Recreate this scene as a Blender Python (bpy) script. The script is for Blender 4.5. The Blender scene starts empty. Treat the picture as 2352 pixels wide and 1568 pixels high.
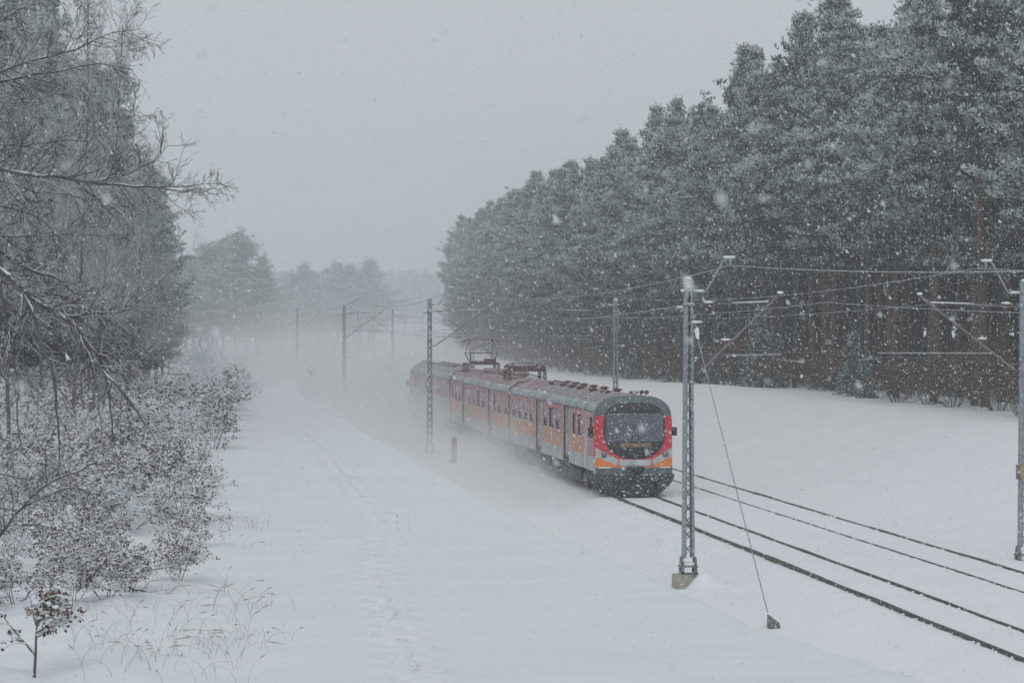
import bpy, math, random
import numpy as np
from mathutils import Vector, Matrix
random.seed(7); rng = np.random.default_rng(7)
R = math.radians
S = bpy.context.scene
COL = S.collection

# ------------------------------------------------------------------ camera, world, sun, exposure
CAMZ = 6.4
YAW = math.atan(796 / 5454.0)
cam_d = bpy.data.cameras.new('camera'); cam = bpy.data.objects.new('camera', cam_d); COL.objects.link(cam)
cam_d.sensor_width = 36; cam_d.lens = 36 * 5454 / 2352.0
cam_d.clip_start = 0.3; cam_d.clip_end = 6000
cam.location = (0, 0, CAMZ)
cam.rotation_euler = (R(90) - math.atan(54 / 5454.0), 0, -YAW)
cam_d.dof.use_dof = True; cam_d.dof.focus_distance = 80; cam_d.dof.aperture_fstop = 9
S.camera = cam

W = bpy.data.worlds.new('World'); S.world = W; W.use_nodes = True
nt = W.node_tree; nt.nodes.clear()
sky = nt.nodes.new('ShaderNodeTexSky'); sky.sky_type = 'NISHITA'; sky.sun_disc = False
SUN_EL, SUN_AZ = 50, 195           # azimuth measured clockwise from +Y
sky.sun_elevation = R(SUN_EL); sky.sun_rotation = R(SUN_AZ)
hs = nt.nodes.new('ShaderNodeHueSaturation'); hs.inputs['Saturation'].default_value = 0.25
nt.links.new(sky.outputs[0], hs.inputs['Color'])
bg1 = nt.nodes.new('ShaderNodeBackground'); bg1.inputs[1].default_value = 0.07
nt.links.new(hs.outputs[0], bg1.inputs[0])
bg2 = nt.nodes.new('ShaderNodeBackground'); bg2.inputs[0].default_value = (0.575, 0.615, 0.65, 1); bg2.inputs[1].default_value = 1.0
mxs = nt.nodes.new('ShaderNodeMixShader'); mxs.inputs[0].default_value = 0.8
out = nt.nodes.new('ShaderNodeOutputWorld')
nt.links.new(bg1.outputs[0], mxs.inputs[1]); nt.links.new(bg2.outputs[0], mxs.inputs[2]); nt.links.new(mxs.outputs[0], out.inputs[0])

sl = bpy.data.lights.new('sun', 'SUN'); sl.energy = 0.7; sl.angle = R(40); sl.color = (1, 0.98, 0.95)
so = bpy.data.objects.new('sun', sl); COL.objects.link(so)
sd = Vector((math.sin(R(SUN_AZ)) * math.cos(R(SUN_EL)), math.cos(R(SUN_AZ)) * math.cos(R(SUN_EL)), math.sin(R(SUN_EL))))
so.rotation_euler = sd.to_track_quat('Z', 'Y').to_euler(); so.location = sd * 60
S.view_settings.view_transform = 'Standard'; S.view_settings.look = 'None'
S.view_settings.exposure = 0.0; S.view_settings.gamma = 1; S.view_settings.use_curve_mapping = False
cy = S.cycles
cy.use_denoising = True; cy.max_bounces = 6; cy.diffuse_bounces = 4; cy.glossy_bounces = 2; cy.volume_bounces = 3
cy.transparent_max_bounces = 8; cy.volume_max_steps = 256; cy.caustics_reflective = False; cy.caustics_refractive = False

# ------------------------------------------------------------------ geometry helpers
def smooth(a, b, x):
    t = np.clip((x - a) / (b - a), 0, 1); return t * t * (3 - 2 * t)
def curve_off(Y):
    # the line bends gently to the right beyond the train
    return np.maximum(0, np.asarray(Y, float) - 240.0) ** 2 / 3400.0
def px_dir(x, y):
    return (x - 380) / 5509.0, (730 - y) / 5454.0
def at(x, y, D):
    """point of the place at view-depth D on the sight line of photo position (x, y)"""
    X = (x - 380) * D / 5509.0
    return Vector((X, (D - X * math.sin(YAW)) / math.cos(YAW), CAMZ + (730 - y) * D / 5454.0))

def hash2(i, j, s):
    v = np.sin(i * 127.1 + j * 311.7 + s * 74.7) * 43758.5453
    return v - np.floor(v)
def vnoise(x, y, s=0):
    i = np.floor(x); j = np.floor(y); fx = x - i; fy = y - j
    fx = fx * fx * (3 - 2 * fx); fy = fy * fy * (3 - 2 * fy)
    a = hash2(i, j, s); b = hash2(i + 1, j, s); c = hash2(i, j + 1, s); d = hash2(i + 1, j + 1, s)
    return (a * (1 - fx) + b * fx) * (1 - fy) + (c * (1 - fx) + d * fx) * fy - 0.5

# footprints: a walked trail on the plateau
steps = []
_y = 27.0; k = 0
while _y < 92:
    tx = np.interp(_y, [27, 32, 40, 52, 70, 92], [3.05, 3.2, 3.55, 4.75, 5.1, 5.4])
    steps.append((tx + (0.17 if k % 2 else -0.17) + random.uniform(-.05, .05), _y + random.uniform(-.06, .06), random.uniform(.17, .24)))
    _y += 0.52; k += 1

def terrain(X, Y, detail=True):
    X = np.asarray(X, float); Y = np.asarray(Y, float)
    Xc = X - curve_off(Y)
    edge = 0.5 * vnoise(Y * 0.11, Y * 0 + 3.3, 5)
    e_ = Xc + .5 * edge - np.interp(Y, [20, 28, 34, 47, 70, 150], [10.0, 9.35, 8.45, 7.8, 7.6, 7.8]); lin = 1 - np.clip(e_ / 3.7, 0, 1)
    lin = np.where(lin > .3, lin, lin * (lin / .3) ** .5); lin = lin + .03 * np.exp(-((e_ + .25) / .5) ** 2)
    P = 1.9 * lin * (1 - smooth(149, 172, Y + 0.6 * Xc))
    P = P + 0.55 * np.exp(-((Xc - 6.9) / 1.7) ** 2 - ((Y - 145) / 6) ** 2)
    P = P + 1.0 * smooth(-2, -14, Xc) * smooth(20, 60, Y)
    zr = np.interp(Y, [80, 145, 180, 240, 350, 600, 1400], [2.15, 2.2, 1.55, 1.35, 2.9, 4.0, 12])
    Rr = zr * smooth(23.2, 34, Xc) - 0.22 * smooth(33, 38, Xc)
    Rr = Rr - 0.2 * np.exp(-((Xc - 23.3) / 1.0) ** 2)
    P = P - .42 * smooth(10.6, 12.2, Xc) * (1 - smooth(14.1, 15.4, Xc))
    far = 9 * smooth(750, 1150, Y)
    z = P + Rr + far
    if detail:
        off = 1 - np.exp(-((Xc - 18.6) / 4.6) ** 6)      # calmer on the track bed
        z = z + off * (0.16 * vnoise(X * .18, Y * .09, 1) + 0.05 * vnoise(X * .7, Y * .35, 2)) + 0.022 * vnoise(X * .9, Y * 3.1, 3) + .012 * vnoise(X * 3.1, Y * 6.3, 8)
        sh = smooth(2.5, -1, Xc) * (1 - smooth(140, 160, Y))
        z = z + sh * (0.25 * vnoise(X * 1.1, Y * .8, 4) + .12 * vnoise(X * 2.7, Y * 2.4, 6))
    return z
def tz(x, y): return float(terrain(np.array([x]), np.array([y]))[0])

class MB:
    def __init__(s): s.V = []; s.n = 0; s.L = []; s.T = []; s.M = []
    def add(s, V, F, mi=0):
        V = np.asarray(V, float).reshape(-1, 3); F = np.asarray(F, np.int64)
        s.V.append(V); s.L.append((F + s.n).ravel()); s.T.append(np.full(len(F), F.shape[1]))
        s.M.append(np.full(len(F), mi) if np.isscalar(mi) else np.asarray(mi)); s.n += len(V)
    def box(s, c, d, mi=0, rot=None, taper=1.0):
        x, y, z = d[0] / 2, d[1] / 2, d[2] / 2; t = taper
        V = np.array([(-x, -y, -z), (x, -y, -z), (x, y, -z), (-x, y, -z), (-x * t, -y * t, z), (x * t, -y * t, z), (x * t, y * t, z), (-x * t, y * t, z)])
        if rot is not None: V = V @ np.array(rot).T
        s.add(V + np.array(c), [(0, 3, 2, 1), (4, 5, 6, 7), (0, 1, 5, 4), (1, 2, 6, 5), (2, 3, 7, 6), (3, 0, 4, 7)], mi)
    def b2(s, x0, x1, y0, y1, z0, z1, mi=0): s.box(((x0 + x1) / 2, (y0 + y1) / 2, (z0 + z1) / 2), (abs(x1 - x0), abs(y1 - y0), abs(z1 - z0)), mi)
    def tube(s, pts, r, n=6, mi=0, cap=True):
        P = np.array([tuple(p) for p in pts], float); m = len(P)
        r = np.full(m, r) if np.isscalar(r) else np.asarray(r, float)
        T = np.empty_like(P); T[0] = P[1] - P[0]; T[-1] = P[-1] - P[-2]
        if m > 2: T[1:-1] = P[2:] - P[:-2]
        T /= np.linalg.norm(T, axis=1)[:, None] + 1e-9
        up = np.array([0, 0, 1.0]) if abs(T[:, 2]).mean() < .9 else np.array([1.0, 0, 0])
        A = np.cross(T, up); A /= np.linalg.norm(A, axis=1)[:, None] + 1e-9
        B = np.cross(A, T)
        a = np.arange(n) * 2 * math.pi / n
        V = P[:, None, :] + r[:, None, None] * (np.cos(a)[None, :, None] * A[:, None, :] + np.sin(a)[None, :, None] * B[:, None, :])
        i = np.arange(m - 1)[:, None] * n; j = np.arange(n)[None, :]; j2 = (j + 1) % n
        F = np.stack([i + j, i + j2, i + n + j2, i + n + j], -1).reshape(-1, 4)
        base = s.n
        s.add(V, F, mi)
        if cap and n > 3:
            s.L.append(np.arange(n)[::-1] + base); s.T.append(np.array([n])); s.M.append(np.array([mi]))
            s.L.append(np.arange(n) + base + (m - 1) * n); s.T.append(np.array([n])); s.M.append(np.array([mi]))
    def blob(s, c, rx, ry, rz, mi=0, n=7, m=4, jit=.15):
        V = []
        for a in range(m + 1):
            th = math.pi * a / m
            for b in range(n):
                ph = 2 * math.pi * b / n; k = 1 + random.uniform(-jit, jit)
                V.append((c[0] + rx * k * math.sin(th) * math.cos(ph), c[1] + ry * k * math.sin(th) * math.sin(ph), c[2] + rz * math.cos(th) * (1 + random.uniform(-jit, jit) * .5)))
        F = [(a * n + b, a * n + n + b, a * n + n + (b + 1) % n, a * n + (b + 1) % n) for a in range(m) for b in range(n)]
        s.add(V, F, mi)
    def mesh(s, name, mats, smooth_=False):
        me = bpy.data.meshes.new(name)
        V = np.concatenate(s.V); L = np.concatenate(s.L).astype(np.int32); T = np.concatenate(s.T).astype(np.int32); M = np.concatenate(s.M).astype(np.int32)
        me.vertices.add(len(V)); me.vertices.foreach_set('co', V.astype(np.float32).ravel())
        me.loops.add(len(L)); me.loops.foreach_set('vertex_index', L)
        me.polygons.add(len(T)); me.polygons.foreach_set('loop_start', (np.cumsum(T) - T).astype(np.int32)); me.polygons.foreach_set('loop_total', T)
        for m in (mats if isinstance(mats, (list, tuple)) else [mats]): me.materials.append(m)
        me.polygons.foreach_set('material_index', M)
        if smooth_: me.polygons.foreach_set('use_smooth', np.ones(len(T), bool))
        me.update(calc_edges=True); me.validate()
        return me
    def build(s, name, mats, parent=None, smooth_=False, **kw):
        return put(name, s.mesh(name, mats, smooth_), parent, **kw)
def put(name, me, parent=None, loc=None, rotz=0, sc=None, **kw):
    o = bpy.data.objects.new(name, me); COL.objects.link(o)
    if parent is not None: o.parent = parent
    if loc is not None: o.location = loc
    if rotz: o.rotation_euler.z = rotz
    if sc is not None: o.scale = sc if not np.isscalar(sc) else (sc, sc, sc)
    for k_, v_ in kw.items(): o[k_] = v_
    return o
def thing(name, label, cat, loc=(0, 0, 0), rotz=0, group=None, sc=None):
    o = put(name, None, None, loc, rotz, sc, label=label, category=cat)
    if group: o['group'] = group
    return o
def copy_tree(o, parent=None):
    c = o.copy(); COL.objects.link(c); c.parent = parent
    for ch in kids[o.name]: 
        d = copy_tree_(ch, c)
    return c
kids = {}

# ------------------------------------------------------------------ materials
def mat(name, col, rough=.7, col2=None, scale=5, metal=0, bump=0, bscale=None, spec=None, lo=.35, hi=.65, coord='Object', coat=0, streak=None):
    m = bpy.data.materials.new(name); m.use_nodes = True; t = m.node_tree; b = t.nodes['Principled BSDF']
    b.inputs['Base Color'].default_value = (*col, 1); b.inputs['Roughness'].default_value = rough; b.inputs['Metallic'].default_value = metal
    if spec is not None: b.inputs['Specular IOR Level'].default_value = spec
    if coat: b.inputs['Coat Weight'].default_value = coat
    tc = None
    def noise(sc):
        nonlocal tc
        if tc is None: tc = t.nodes.new('ShaderNodeTexCoord')
        n = t.nodes.new('ShaderNodeTexNoise'); n.inputs['Scale'].default_value = sc; n.inputs['Detail'].default_value = 4
        if streak:
            mp = t.nodes.new('ShaderNodeMapping'); mp.inputs['Scale'].default_value = streak; t.links.new(tc.outputs[coord], mp.inputs[0]); t.links.new(mp.outputs[0], n.inputs['Vector'])
        else: t.links.new(tc.outputs[coord], n.inputs['Vector'])
        return n
    if col2 is not None:
        n = noise(scale); r = t.nodes.new('ShaderNodeMapRange'); r.inputs[1].default_value = lo; r.inputs[2].default_value = hi
        mx = t.nodes.new('ShaderNodeMix'); mx.data_type = 'RGBA'; mx.inputs[6].default_value = (*col, 1); mx.inputs[7].default_value = (*col2, 1)
        t.links.new(n.outputs[0], r.inputs[0]); t.links.new(r.outputs[0], mx.inputs[0]); t.links.new(mx.outputs[2], b.inputs['Base Color'])
    if bump:
        n = noise(bscale or scale); bp = t.nodes.new('ShaderNodeBump'); bp.inputs['Strength'].default_value = bump; bp.inputs['Distance'].default_value = .02
        t.links.new(n.outputs[0], bp.inputs['Height']); t.links.new(bp.outputs[0], b.inputs['Normal'])
    return m
SNOWC = (.835, .845, .865)
M = {}
M['snow'] = mat('snow', SNOWC, .75, col2=(.80, .812, .838), scale=.6, bump=.8, bscale=7, spec=.2)
M['snowcap'] = mat('snow_cap', (.80, .84, .87), .8, spec=.2)
M['needle'] = mat('pine_needles', (.036, .058, .045), .8, col2=(.065, .088, .075), scale=1.2, spec=.15)
M['frost'] = mat('frosted_needles', (.68, .74, .73), .85, col2=(.40, .45, .44), scale=1.6, spec=.15)
M['bark'] = mat('pine_bark', (.085, .06, .05), .9, col2=(.17, .105, .075), scale=3, bump=.6, bscale=14, spec=.1)
M['wood'] = mat('grey_bark', (.095, .092, .085), .9, col2=(.15, .15, .14), scale=6, bump=.4, bscale=30, spec=.1)
M['twigfrost'] = mat('frosted_twigs', (.58, .61, .62), .9, col2=(.26, .27, .27), scale=3, spec=.1)
M['leaf'] = mat('brown_leaf', (.115, .05, .032), .8, col2=(.19, .10, .06), scale=4, spec=.2)
M['ochre'] = mat('ochre_leaf', (.22, .16, .08), .8, col2=(.12, .08, .05), scale=4, spec=.2)
M['grass'] = mat('dry_grass', (.33, .31, .27), .9, col2=(.52, .52, .50), scale=5, spec=.1)
M['rail'] = mat('rail_steel', (.028, .026, .024), .6, col2=(.10, .085, .07), scale=4, bump=.3, bscale=30)
M['steel'] = mat('galvanised_steel', (.24, .28, .31), .6, col2=(.34, .38, .41), scale=6, metal=.15)
M['steel2'] = mat('weathered_steel', (.13, .12, .115), .75, col2=(.25, .25, .25), scale=8)
M['concrete'] = mat('concrete', (.30, .29, .24), .9, col2=(.42, .40, .34), scale=8, bump=.4, bscale=25)
M['darkconc'] = mat('dark_concrete', (.10, .095, .09), .9, col2=(.26, .25, .23), scale=14, bump=.5, bscale=25)
M['wire'] = mat('frosted_wire', (.24, .26, .27), .8, col2=(.42, .45, .47), scale=3)
M['dwire'] = mat('dark_wire', (.10, .105, .11), .7)
M['insul'] = mat('insulator', (.16, .08, .06), .3)

# train paint, blasted with snow
M['red'] = mat('red_side_paint', (.40, .085, .115), .45, col2=(.55, .30, .33), scale=2.2, streak=(1, 1.3, .35))
M['orange'] = mat('orange_side_paint', (.58, .24, .115), .5, col2=(.55, .36, .26), scale=1.8, streak=(1, 1.3, .35))
M['lgrey'] = mat('pale_grey_paint', (.34, .35, .34), .5, col2=(.56, .58, .58), scale=2.0, streak=(1, 1.2, .4))
M['gutter'] = mat('grey_eaves_paint', (.24, .27, .265), .6, col2=(.50, .53, .53), scale=1.1)
M['roof'] = mat('grey_brown_roof', (.20, .18, .18), .85, col2=(.36, .34, .345), scale=3)
M['roofred'] = mat('red_roof', (.24, .10, .12), .8, col2=(.40, .34, .35), scale=1.6)
M['jamb'] = mat('grimy_jamb', (.075, .035, .035), .8, col2=(.13, .05, .06), scale=5)
M['glass'] = mat('pale_reflection_glass', (.36, .39, .40), .25, col2=(.24, .27, .28), scale=3, spec=.7)  # pale base colour stands in for the bright surroundings mirrored in the side windows
M['teal'] = mat('teal_painted_tag', (.22, .36, .40), .5, col2=(.45, .50, .52), scale=1.3, lo=.4, hi=.55)
M['fred'] = mat('front_red', (.60, .012, .03), .4, col2=(.45, .03, .05), scale=6)
M['forange'] = mat('front_orange', (.72, .20, .035), .4)
M['fgrey'] = mat('front_light_grey', (.33, .355, .355), .5, col2=(.5, .53, .53), scale=5)
M['fdark'] = mat('front_slate', (.08, .11, .12), .6, col2=(.14, .17, .18), scale=5, spec=.2)
M['black'] = mat('black_rubber', (.014, .016, .017), .5)
M['plow'] = mat('snowplough', (.022, .026, .028), .6, col2=(.11, .12, .125), scale=14, lo=.5, hi=.68)
M['screen'] = mat('windscreen_glass', (.06, .073, .09), .15, spec=.8, coat=.5)
M['under'] = mat('underframe', (.05, .048, .046), .8, col2=(.22, .23, .235), scale=3)
M['display'] = mat('destination_display', (.26, .16, .10), .5, col2=(.17, .11, .08), scale=14)
M['lamp'] = mat('headlamp', (.20, .21, .22), .25)
M['panto'] = mat('pantograph_red', (.16, .035, .035), .6, col2=(.09, .05, .05), scale=6)
M['white'] = mat('white_print', (.75, .77, .77), .6)
M['plate'] = mat('tan_plate', (.42, .32, .19), .6, col2=(.34, .29, .2), scale=5)
M['ink'] = mat('black_ink', (.02, .02, .02), .7)

# ------------------------------------------------------------------ setting: snow ground
def axis(parts):
    a = []
    for x0, x1, st in parts: a += list(np.arange(x0, x1, st))
    return np.array(a + [parts[-1][1]])
xs = axis([(-420, -100, 40), (-100, -30, 7), (-30, -8, 1.2), (-8, -4, .4), (-4, 8, .1), (8, 14, .2), (14, 26, .35), (26, 46, .9), (46, 100, 6), (100, 640, 45)])
ys = axis([(-60, 10, 10), (10, 25, 1), (25, 62, .1), (62, 100, .25), (100, 180, .6), (180, 400, 3), (400, 1500, 25)])
GX, GY = np.meshgrid(xs, ys)
GZ = terrain(GX, GY)
for sx_, sy_, dp in steps:
    i0, i1 = np.searchsorted(ys, [sy_ - .6, sy_ + .6]); j0, j1 = np.searchsorted(xs, [sx_ - .5, sx_ + .5])
    dx = (GX[i0:i1, j0:j1] - sx_) / .15; dy = (GY[i0:i1, j0:j1] - sy_) / .20
    r2 = dx * dx + dy * dy
    GZ[i0:i1, j0:j1] -= dp * np.exp(-r2 ** 1.5 * .8) - .3 * dp * np.exp(-(np.sqrt(r2) - 1.5) ** 2 * 4)
def dent(x, y, r, d):
    global GZ
    GZ -= d * np.exp(-((GX - x) ** 2 + (GY - y) ** 2) / (r * r))
dent(12.85, 59.0, .55, .22); dent(13.2, 51.0, .4, .06); dent(13.48, 58.8, .36, -.42); dent(12.85, 106.0, .9, -.34)
nx, ny = len(xs), len(ys)
mb = MB()
SHADE = smooth(1.0, 1.75, GZ) * (GX - curve_off(GY) < 12)      # shading of the bank top painted in as slightly greyer snow
ii, jj = np.meshgrid(np.arange(ny - 1), np.arange(nx - 1), indexing='ij')
q = (ii * nx + jj).ravel()
mb.add(np.stack([GX, GY, GZ], -1).reshape(-1, 3), np.stack([q, q + 1, q + nx + 1, q + nx], -1))
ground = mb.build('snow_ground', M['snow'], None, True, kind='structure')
_a = ground.data.attributes.new('bank_shade', 'FLOAT', 'POINT'); _a.data.foreach_set('value', SHADE.ravel().astype(np.float32))
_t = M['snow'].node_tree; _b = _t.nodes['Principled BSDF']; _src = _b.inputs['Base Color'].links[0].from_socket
_at = _t.nodes.new('ShaderNodeAttribute'); _at.attribute_name = 'bank_shade'
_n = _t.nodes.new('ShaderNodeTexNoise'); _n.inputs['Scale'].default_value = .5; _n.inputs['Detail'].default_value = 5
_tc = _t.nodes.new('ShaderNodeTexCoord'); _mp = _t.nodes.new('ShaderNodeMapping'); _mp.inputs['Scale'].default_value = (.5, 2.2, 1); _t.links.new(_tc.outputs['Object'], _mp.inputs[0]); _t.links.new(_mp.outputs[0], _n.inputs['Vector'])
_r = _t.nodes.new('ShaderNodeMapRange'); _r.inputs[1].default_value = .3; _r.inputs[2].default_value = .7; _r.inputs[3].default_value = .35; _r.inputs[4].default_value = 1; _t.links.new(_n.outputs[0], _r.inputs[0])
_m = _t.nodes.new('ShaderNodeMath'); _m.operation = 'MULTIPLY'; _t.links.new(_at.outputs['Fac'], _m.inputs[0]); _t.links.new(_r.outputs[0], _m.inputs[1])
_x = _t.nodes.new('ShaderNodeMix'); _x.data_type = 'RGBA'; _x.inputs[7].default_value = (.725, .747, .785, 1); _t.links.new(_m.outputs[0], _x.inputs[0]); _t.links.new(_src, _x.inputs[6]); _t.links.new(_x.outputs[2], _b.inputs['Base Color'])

# ------------------------------------------------------------------ rails
TR1, TR2 = 16.56, 20.53
def rail(xoff, h, w, label, rough):
    mb = MB(); Y = np.concatenate([np.arange(8, 150, .25), np.arange(150, 620, 6)])
    P = []
    for y in Y:
        c = float(curve_off(y)); n1 = float(vnoise(np.array([y * 1.7]), np.array([xoff]), 9)[0]); n2 = float(vnoise(np.array([y * .35]), np.array([xoff]), 11)[0])
        hh = h * (1 + rough * n2); ww = w * (1 + rough * .5 * n1)
        P.append([(xoff + c - ww / 2 - .012 * abs(n1), y, -.05), (xoff + c - ww / 2, y, hh - .012), (xoff + c - ww / 2 + .012, y, hh), (xoff + c + ww / 2 - .012, y, hh), (xoff + c + ww / 2, y, hh - .012), (xoff + c + ww / 2, y, -.05)])
    P = np.array(P); n = len(Y); i = np.arange(n - 1)[:, None] * 6; j = np.arange(5)[None]
    mb.add(P, np.stack([i + j, i + j + 1, i + j + 7, i + j + 6], -1).reshape(-1, 4))
    mb.add(P[0], [(5, 4, 3, 2, 1, 0)])
    return mb.build('rail', M['rail'], None, label=label, category='rail')
rail(TR1 - .75, .085, .085, 'thickest dark rail, nearer to the camera, of the track the train runs on', .6)
rail(TR1 + .75, .05, .075, 'dark rail of the train track on the side facing the second track', .5)
rail(TR2 - .75, .03, .05, 'thin half-buried rail of the empty second track, on the train side', .8)
rail(TR2 + .75, .042, .06, 'half-buried rail of the empty second track, beside the snowfield', .8)

mb = MB()
for k in range(420):
    y = 38 + 52 * random.random() ** 1.2; xr_ = random.choice((TR1 - .75, TR1 - .75, TR1 + .75, TR2 - .75, TR2 + .75))
    w = random.uniform(.015, .05); mb.blob((xr_ + random.gauss(0, .06), y, tz(xr_, y) + w * .3), w, w * random.uniform(1, 2.2), w * random.uniform(.5, .9), 0, 5, 3, .3)
mb.build('snow_crumbs', M['snowcap'], None, True, kind='stuff')

# ------------------------------------------------------------------ catenary masts
def make_mast(i, x, y, z0, ztop, sgn, arm, label, detail, reg=(1.0, 2.45), zs=4.98):
    """sgn +1: arms reach towards +X"""
    t = thing('catenary_mast', label, 'catenary mast', (x, y, z0), 0, 'lattice catenary masts beside the tracks')
    H = ztop - z0
    wb, wt, dp = .30, .19, .24
    def wx(z): return wb + (wt - wb) * z / H
    for s in (-1, 1):
        mb = MB()
        for (a, b) in ((0, .10),):
            # channel: web and two flanges
            for k_ in range(8):
                za = .38 + (H - .38) * k_ / 8; zb = .38 + (H - .38) * (k_ + 1) / 8
                xa, xb = s * wx(za) / 2, s * wx(zb) / 2
                for (yy0, yy1, t0, t1) in ((-dp / 2, dp / 2, 0, .014), (-dp / 2, -dp / 2 + .014, .014, .075), (dp / 2 - .014, dp / 2, .014, .075)):
                    V = []
                    for (zz, xx) in ((za, xa), (zb, xb)):
                        V += [(xx - s * t0, yy0, zz), (xx - s * t1, yy0, zz), (xx - s * t1, yy1, zz), (xx - s * t0, yy1, zz)]
                    F = [(0, 1, 5, 4), (1, 2, 6, 5), (2, 3, 7, 6), (3, 0, 4, 7)]
                    if k_ == 7: F.append((4, 5, 6, 7))
                    mb.add(V, F)
        mb.build('leg', M['steel'], t)
    mb = MB(); z = .45; pitch = .36; k_ = 0
    while z < H - .5:
        for yy in (-dp / 2 - .006, dp / 2 + .006):
            a, b = wx(z) / 2 - .02, wx(z + pitch) / 2 - .02
            mb.tube([(-a, yy, z), (b, yy, z + pitch * .8)], .011, 4); mb.tube([(a, yy + .004, z), (-b, yy + .004, z + pitch * .8)], .011, 4)
        z += pitch
    mb.build('lattice_bracing', M['steel2'], t, kind='stuff')
    # shoe and foundation
    mb = MB()
    mb.box((-.17, 0, .30), (.05, .34, .22), 0, taper=.8); mb.box((.17, 0, .30), (.05, .34, .22), 0, taper=.8)
    mb.box((0, 0, .17), (.46, .40, .03), 0)
    for s in (-1, 1):
        for s2 in (-1, 1): mb.box((s * .17, s2 * .14, .08), (.07, .07, .16), 0)
    mb.box((0, -.16, .008), (.44, .03, .03), 0)
    mb.build('base_shoe', M['steel2'], t)
    mb = MB(); mb.blob((0, 0, .22), .23, .20, .06, 0, 10, 4, .08); mb.blob((0, 0, H + .02), .11, .12, .06, 0, 8, 4)
    mb.blob((0, -.02, H - .62), .17, .14, .025, 0, 8, 4); mb.blob((-sgn * .14, 0, H - .28), .07, .1, .04, 0, 8, 4)
    mb.blob((-sgn * .20, 0, H - .70), .13, .08, .025, 0, 8, 4)
    # horn bracket
    hb = MB()
    p = [(sgn * .08, 0, H - .32), (sgn * .42, 0, H - .32), (sgn * .50, 0, H - .25), (sgn * .92, 0, H + .50), (sgn * 1.0, 0, H + .54), (sgn * 1.20, 0, H + .54)]
    hb.tube(p, .022, 6); hb.tube([(sgn * 1.1, 0, H + .53), (sgn * 1.1, 0, H + .36)], .03, 6)
    hb.build('horn_bracket', M['steel'], t, True)
    mb.tube([(sgn * .14, 0, H - .285), (sgn * .40, 0, H - .285)], .035, 6); mb.tube([(sgn * .92, 0, H + .575), (sgn * 1.22, 0, H + .575)], .035, 6)
    # cap plates
    for c_, d_, nm_ in (((0, 0, H - .66), (.30, .28, .03), 'cap_plate'), ((0, 0, H - .30), (.26, .27, .03), 'cap_plate'), ((-sgn * .22, 0, H - .74), (.2, .1, .04), 'side_bracket')):
        cp = MB(); cp.box(c_, d_); cp.build(nm_, M['steel'], t)
    cp = MB(); cp.tube([(0, 0, H - .28), (0, 0, H)], [.085, .07], 8); cp.build('mast_cap', M['steel'], t)
    # cantilever
    zt = ztop - z0 - .55
    st = MB(); st.tube([(sgn * .14, 0, zs - z0), (sgn * .28, 0, zs - z0 + .02), (sgn * arm, 0, 6.92 - z0), (sgn * (arm + .12), 0, 7.02 - z0)], .028, 8)
    st.build('strut', M['steel2'], t, True)
    tr = MB(); tr.tube([(sgn * .12, 0, 6.74 - z0), (sgn * (arm - .12), 0, 6.80 - z0)], .016, 6); 
    tr.build('tie_rod', M['steel2'], t, True)
    for k_, (xx, zz) in enumerate(((sgn * .52, 6.75 - z0), (sgn * (arm * .42), zs - z0 + (arm * .42 / arm) * (6.92 - zs)))):
        ib = MB()
        for q_ in range(5): ib.tube([(xx - .12 + q_ * .06, 0, zz), (xx - .09 + q_ * .06, 0, zz)], [.06, .03], 8)
        ib.build('insulator', M['insul'], t, True)
        if detail: mb.blob((xx, 0, zz + .05), .15, .05, .035, 0, 8, 4)
    if detail: mb.blob((sgn * (arm + .1), 0, 7.05 - z0), .09, .06, .04, 0, 8, 4)
    mb.tube([(sgn * arm * .5, 0, 6.79 - z0), (sgn * (arm - .2), 0, 6.82 - z0)], [.012, .02], 5)
    rg = MB(); rg.tube([(sgn * reg[0], 0, 5.45 - z0), (sgn * reg[1], 0, 5.46 - z0)], .02, 6); rg.tube([(sgn * (reg[1] - .1), 0, 5.45 - z0), (sgn * (reg[1] - .1), .0, 5.32 - z0), (sgn * (reg[1] + .6), 0, 5.27 - z0)], .012, 5)
    rg.build('registration_arm', M['wire'], t, True)
    # foundation, half buried
    fb = MB()
    fb.box((-.06, .05, -.40), (.46, .5, .74), 0, rot=Matrix.Rotation(R(38), 3, 'Z'), taper=1.02)
    fb.build('foundation', M['concrete'], t)
    mb.build('snow_cover', M['snowcap'], t, True, kind='stuff')
    return t
WORD = ['', 'second', 'third', 'fourth', 'fifth', 'sixth', 'seventh']
masts_l = []; masts_r = []
for i, (Y, dx) in enumerate([(59.3, 0), (119.2, 0), (180, .2), (243, .1), (304, .3), (366, 0), (428, 0)]):
    c = float(curve_off(Y)); x = 13.2 + c + dx; zz = tz(x, Y) if i else .0
    lab = 'large lattice mast with a guy wire, beside the rails ahead of the train' if i == 0 else ('lattice mast rising in front of the rear carriage of the train' if i == 1 else f'{WORD[i]} mast of the row left of the train, fading in the snow')
    masts_l.append(make_mast(i, x, Y, -.10 if i == 0 else zz, 7.38 + (zz if Y > 300 else 0), 1, [2.3, 2.97, 2.95, 2.3, 2.6, 2.6, 2.6][i], lab, i < 2))
for i, (Y, dx) in enumerate([(61.7, .30), (124.5, 1.0), (184, 1.0), (246, .6), (308, .6), (368, .6), (430, .6)]):
    c = float(curve_off(Y)); x = 22.75 + c + dx; zz = tz(x, Y)
    lab = 'lattice mast carrying a tan plate numbered 25, beside the snowfield' if i == 0 else f'{WORD[i]} mast from the camera in the row along the snowfield'
    masts_r.append(make_mast(i, x, Y, zz, 7.38, -1, 2.85, lab, i < 1, (.95, 4.1)))
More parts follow.
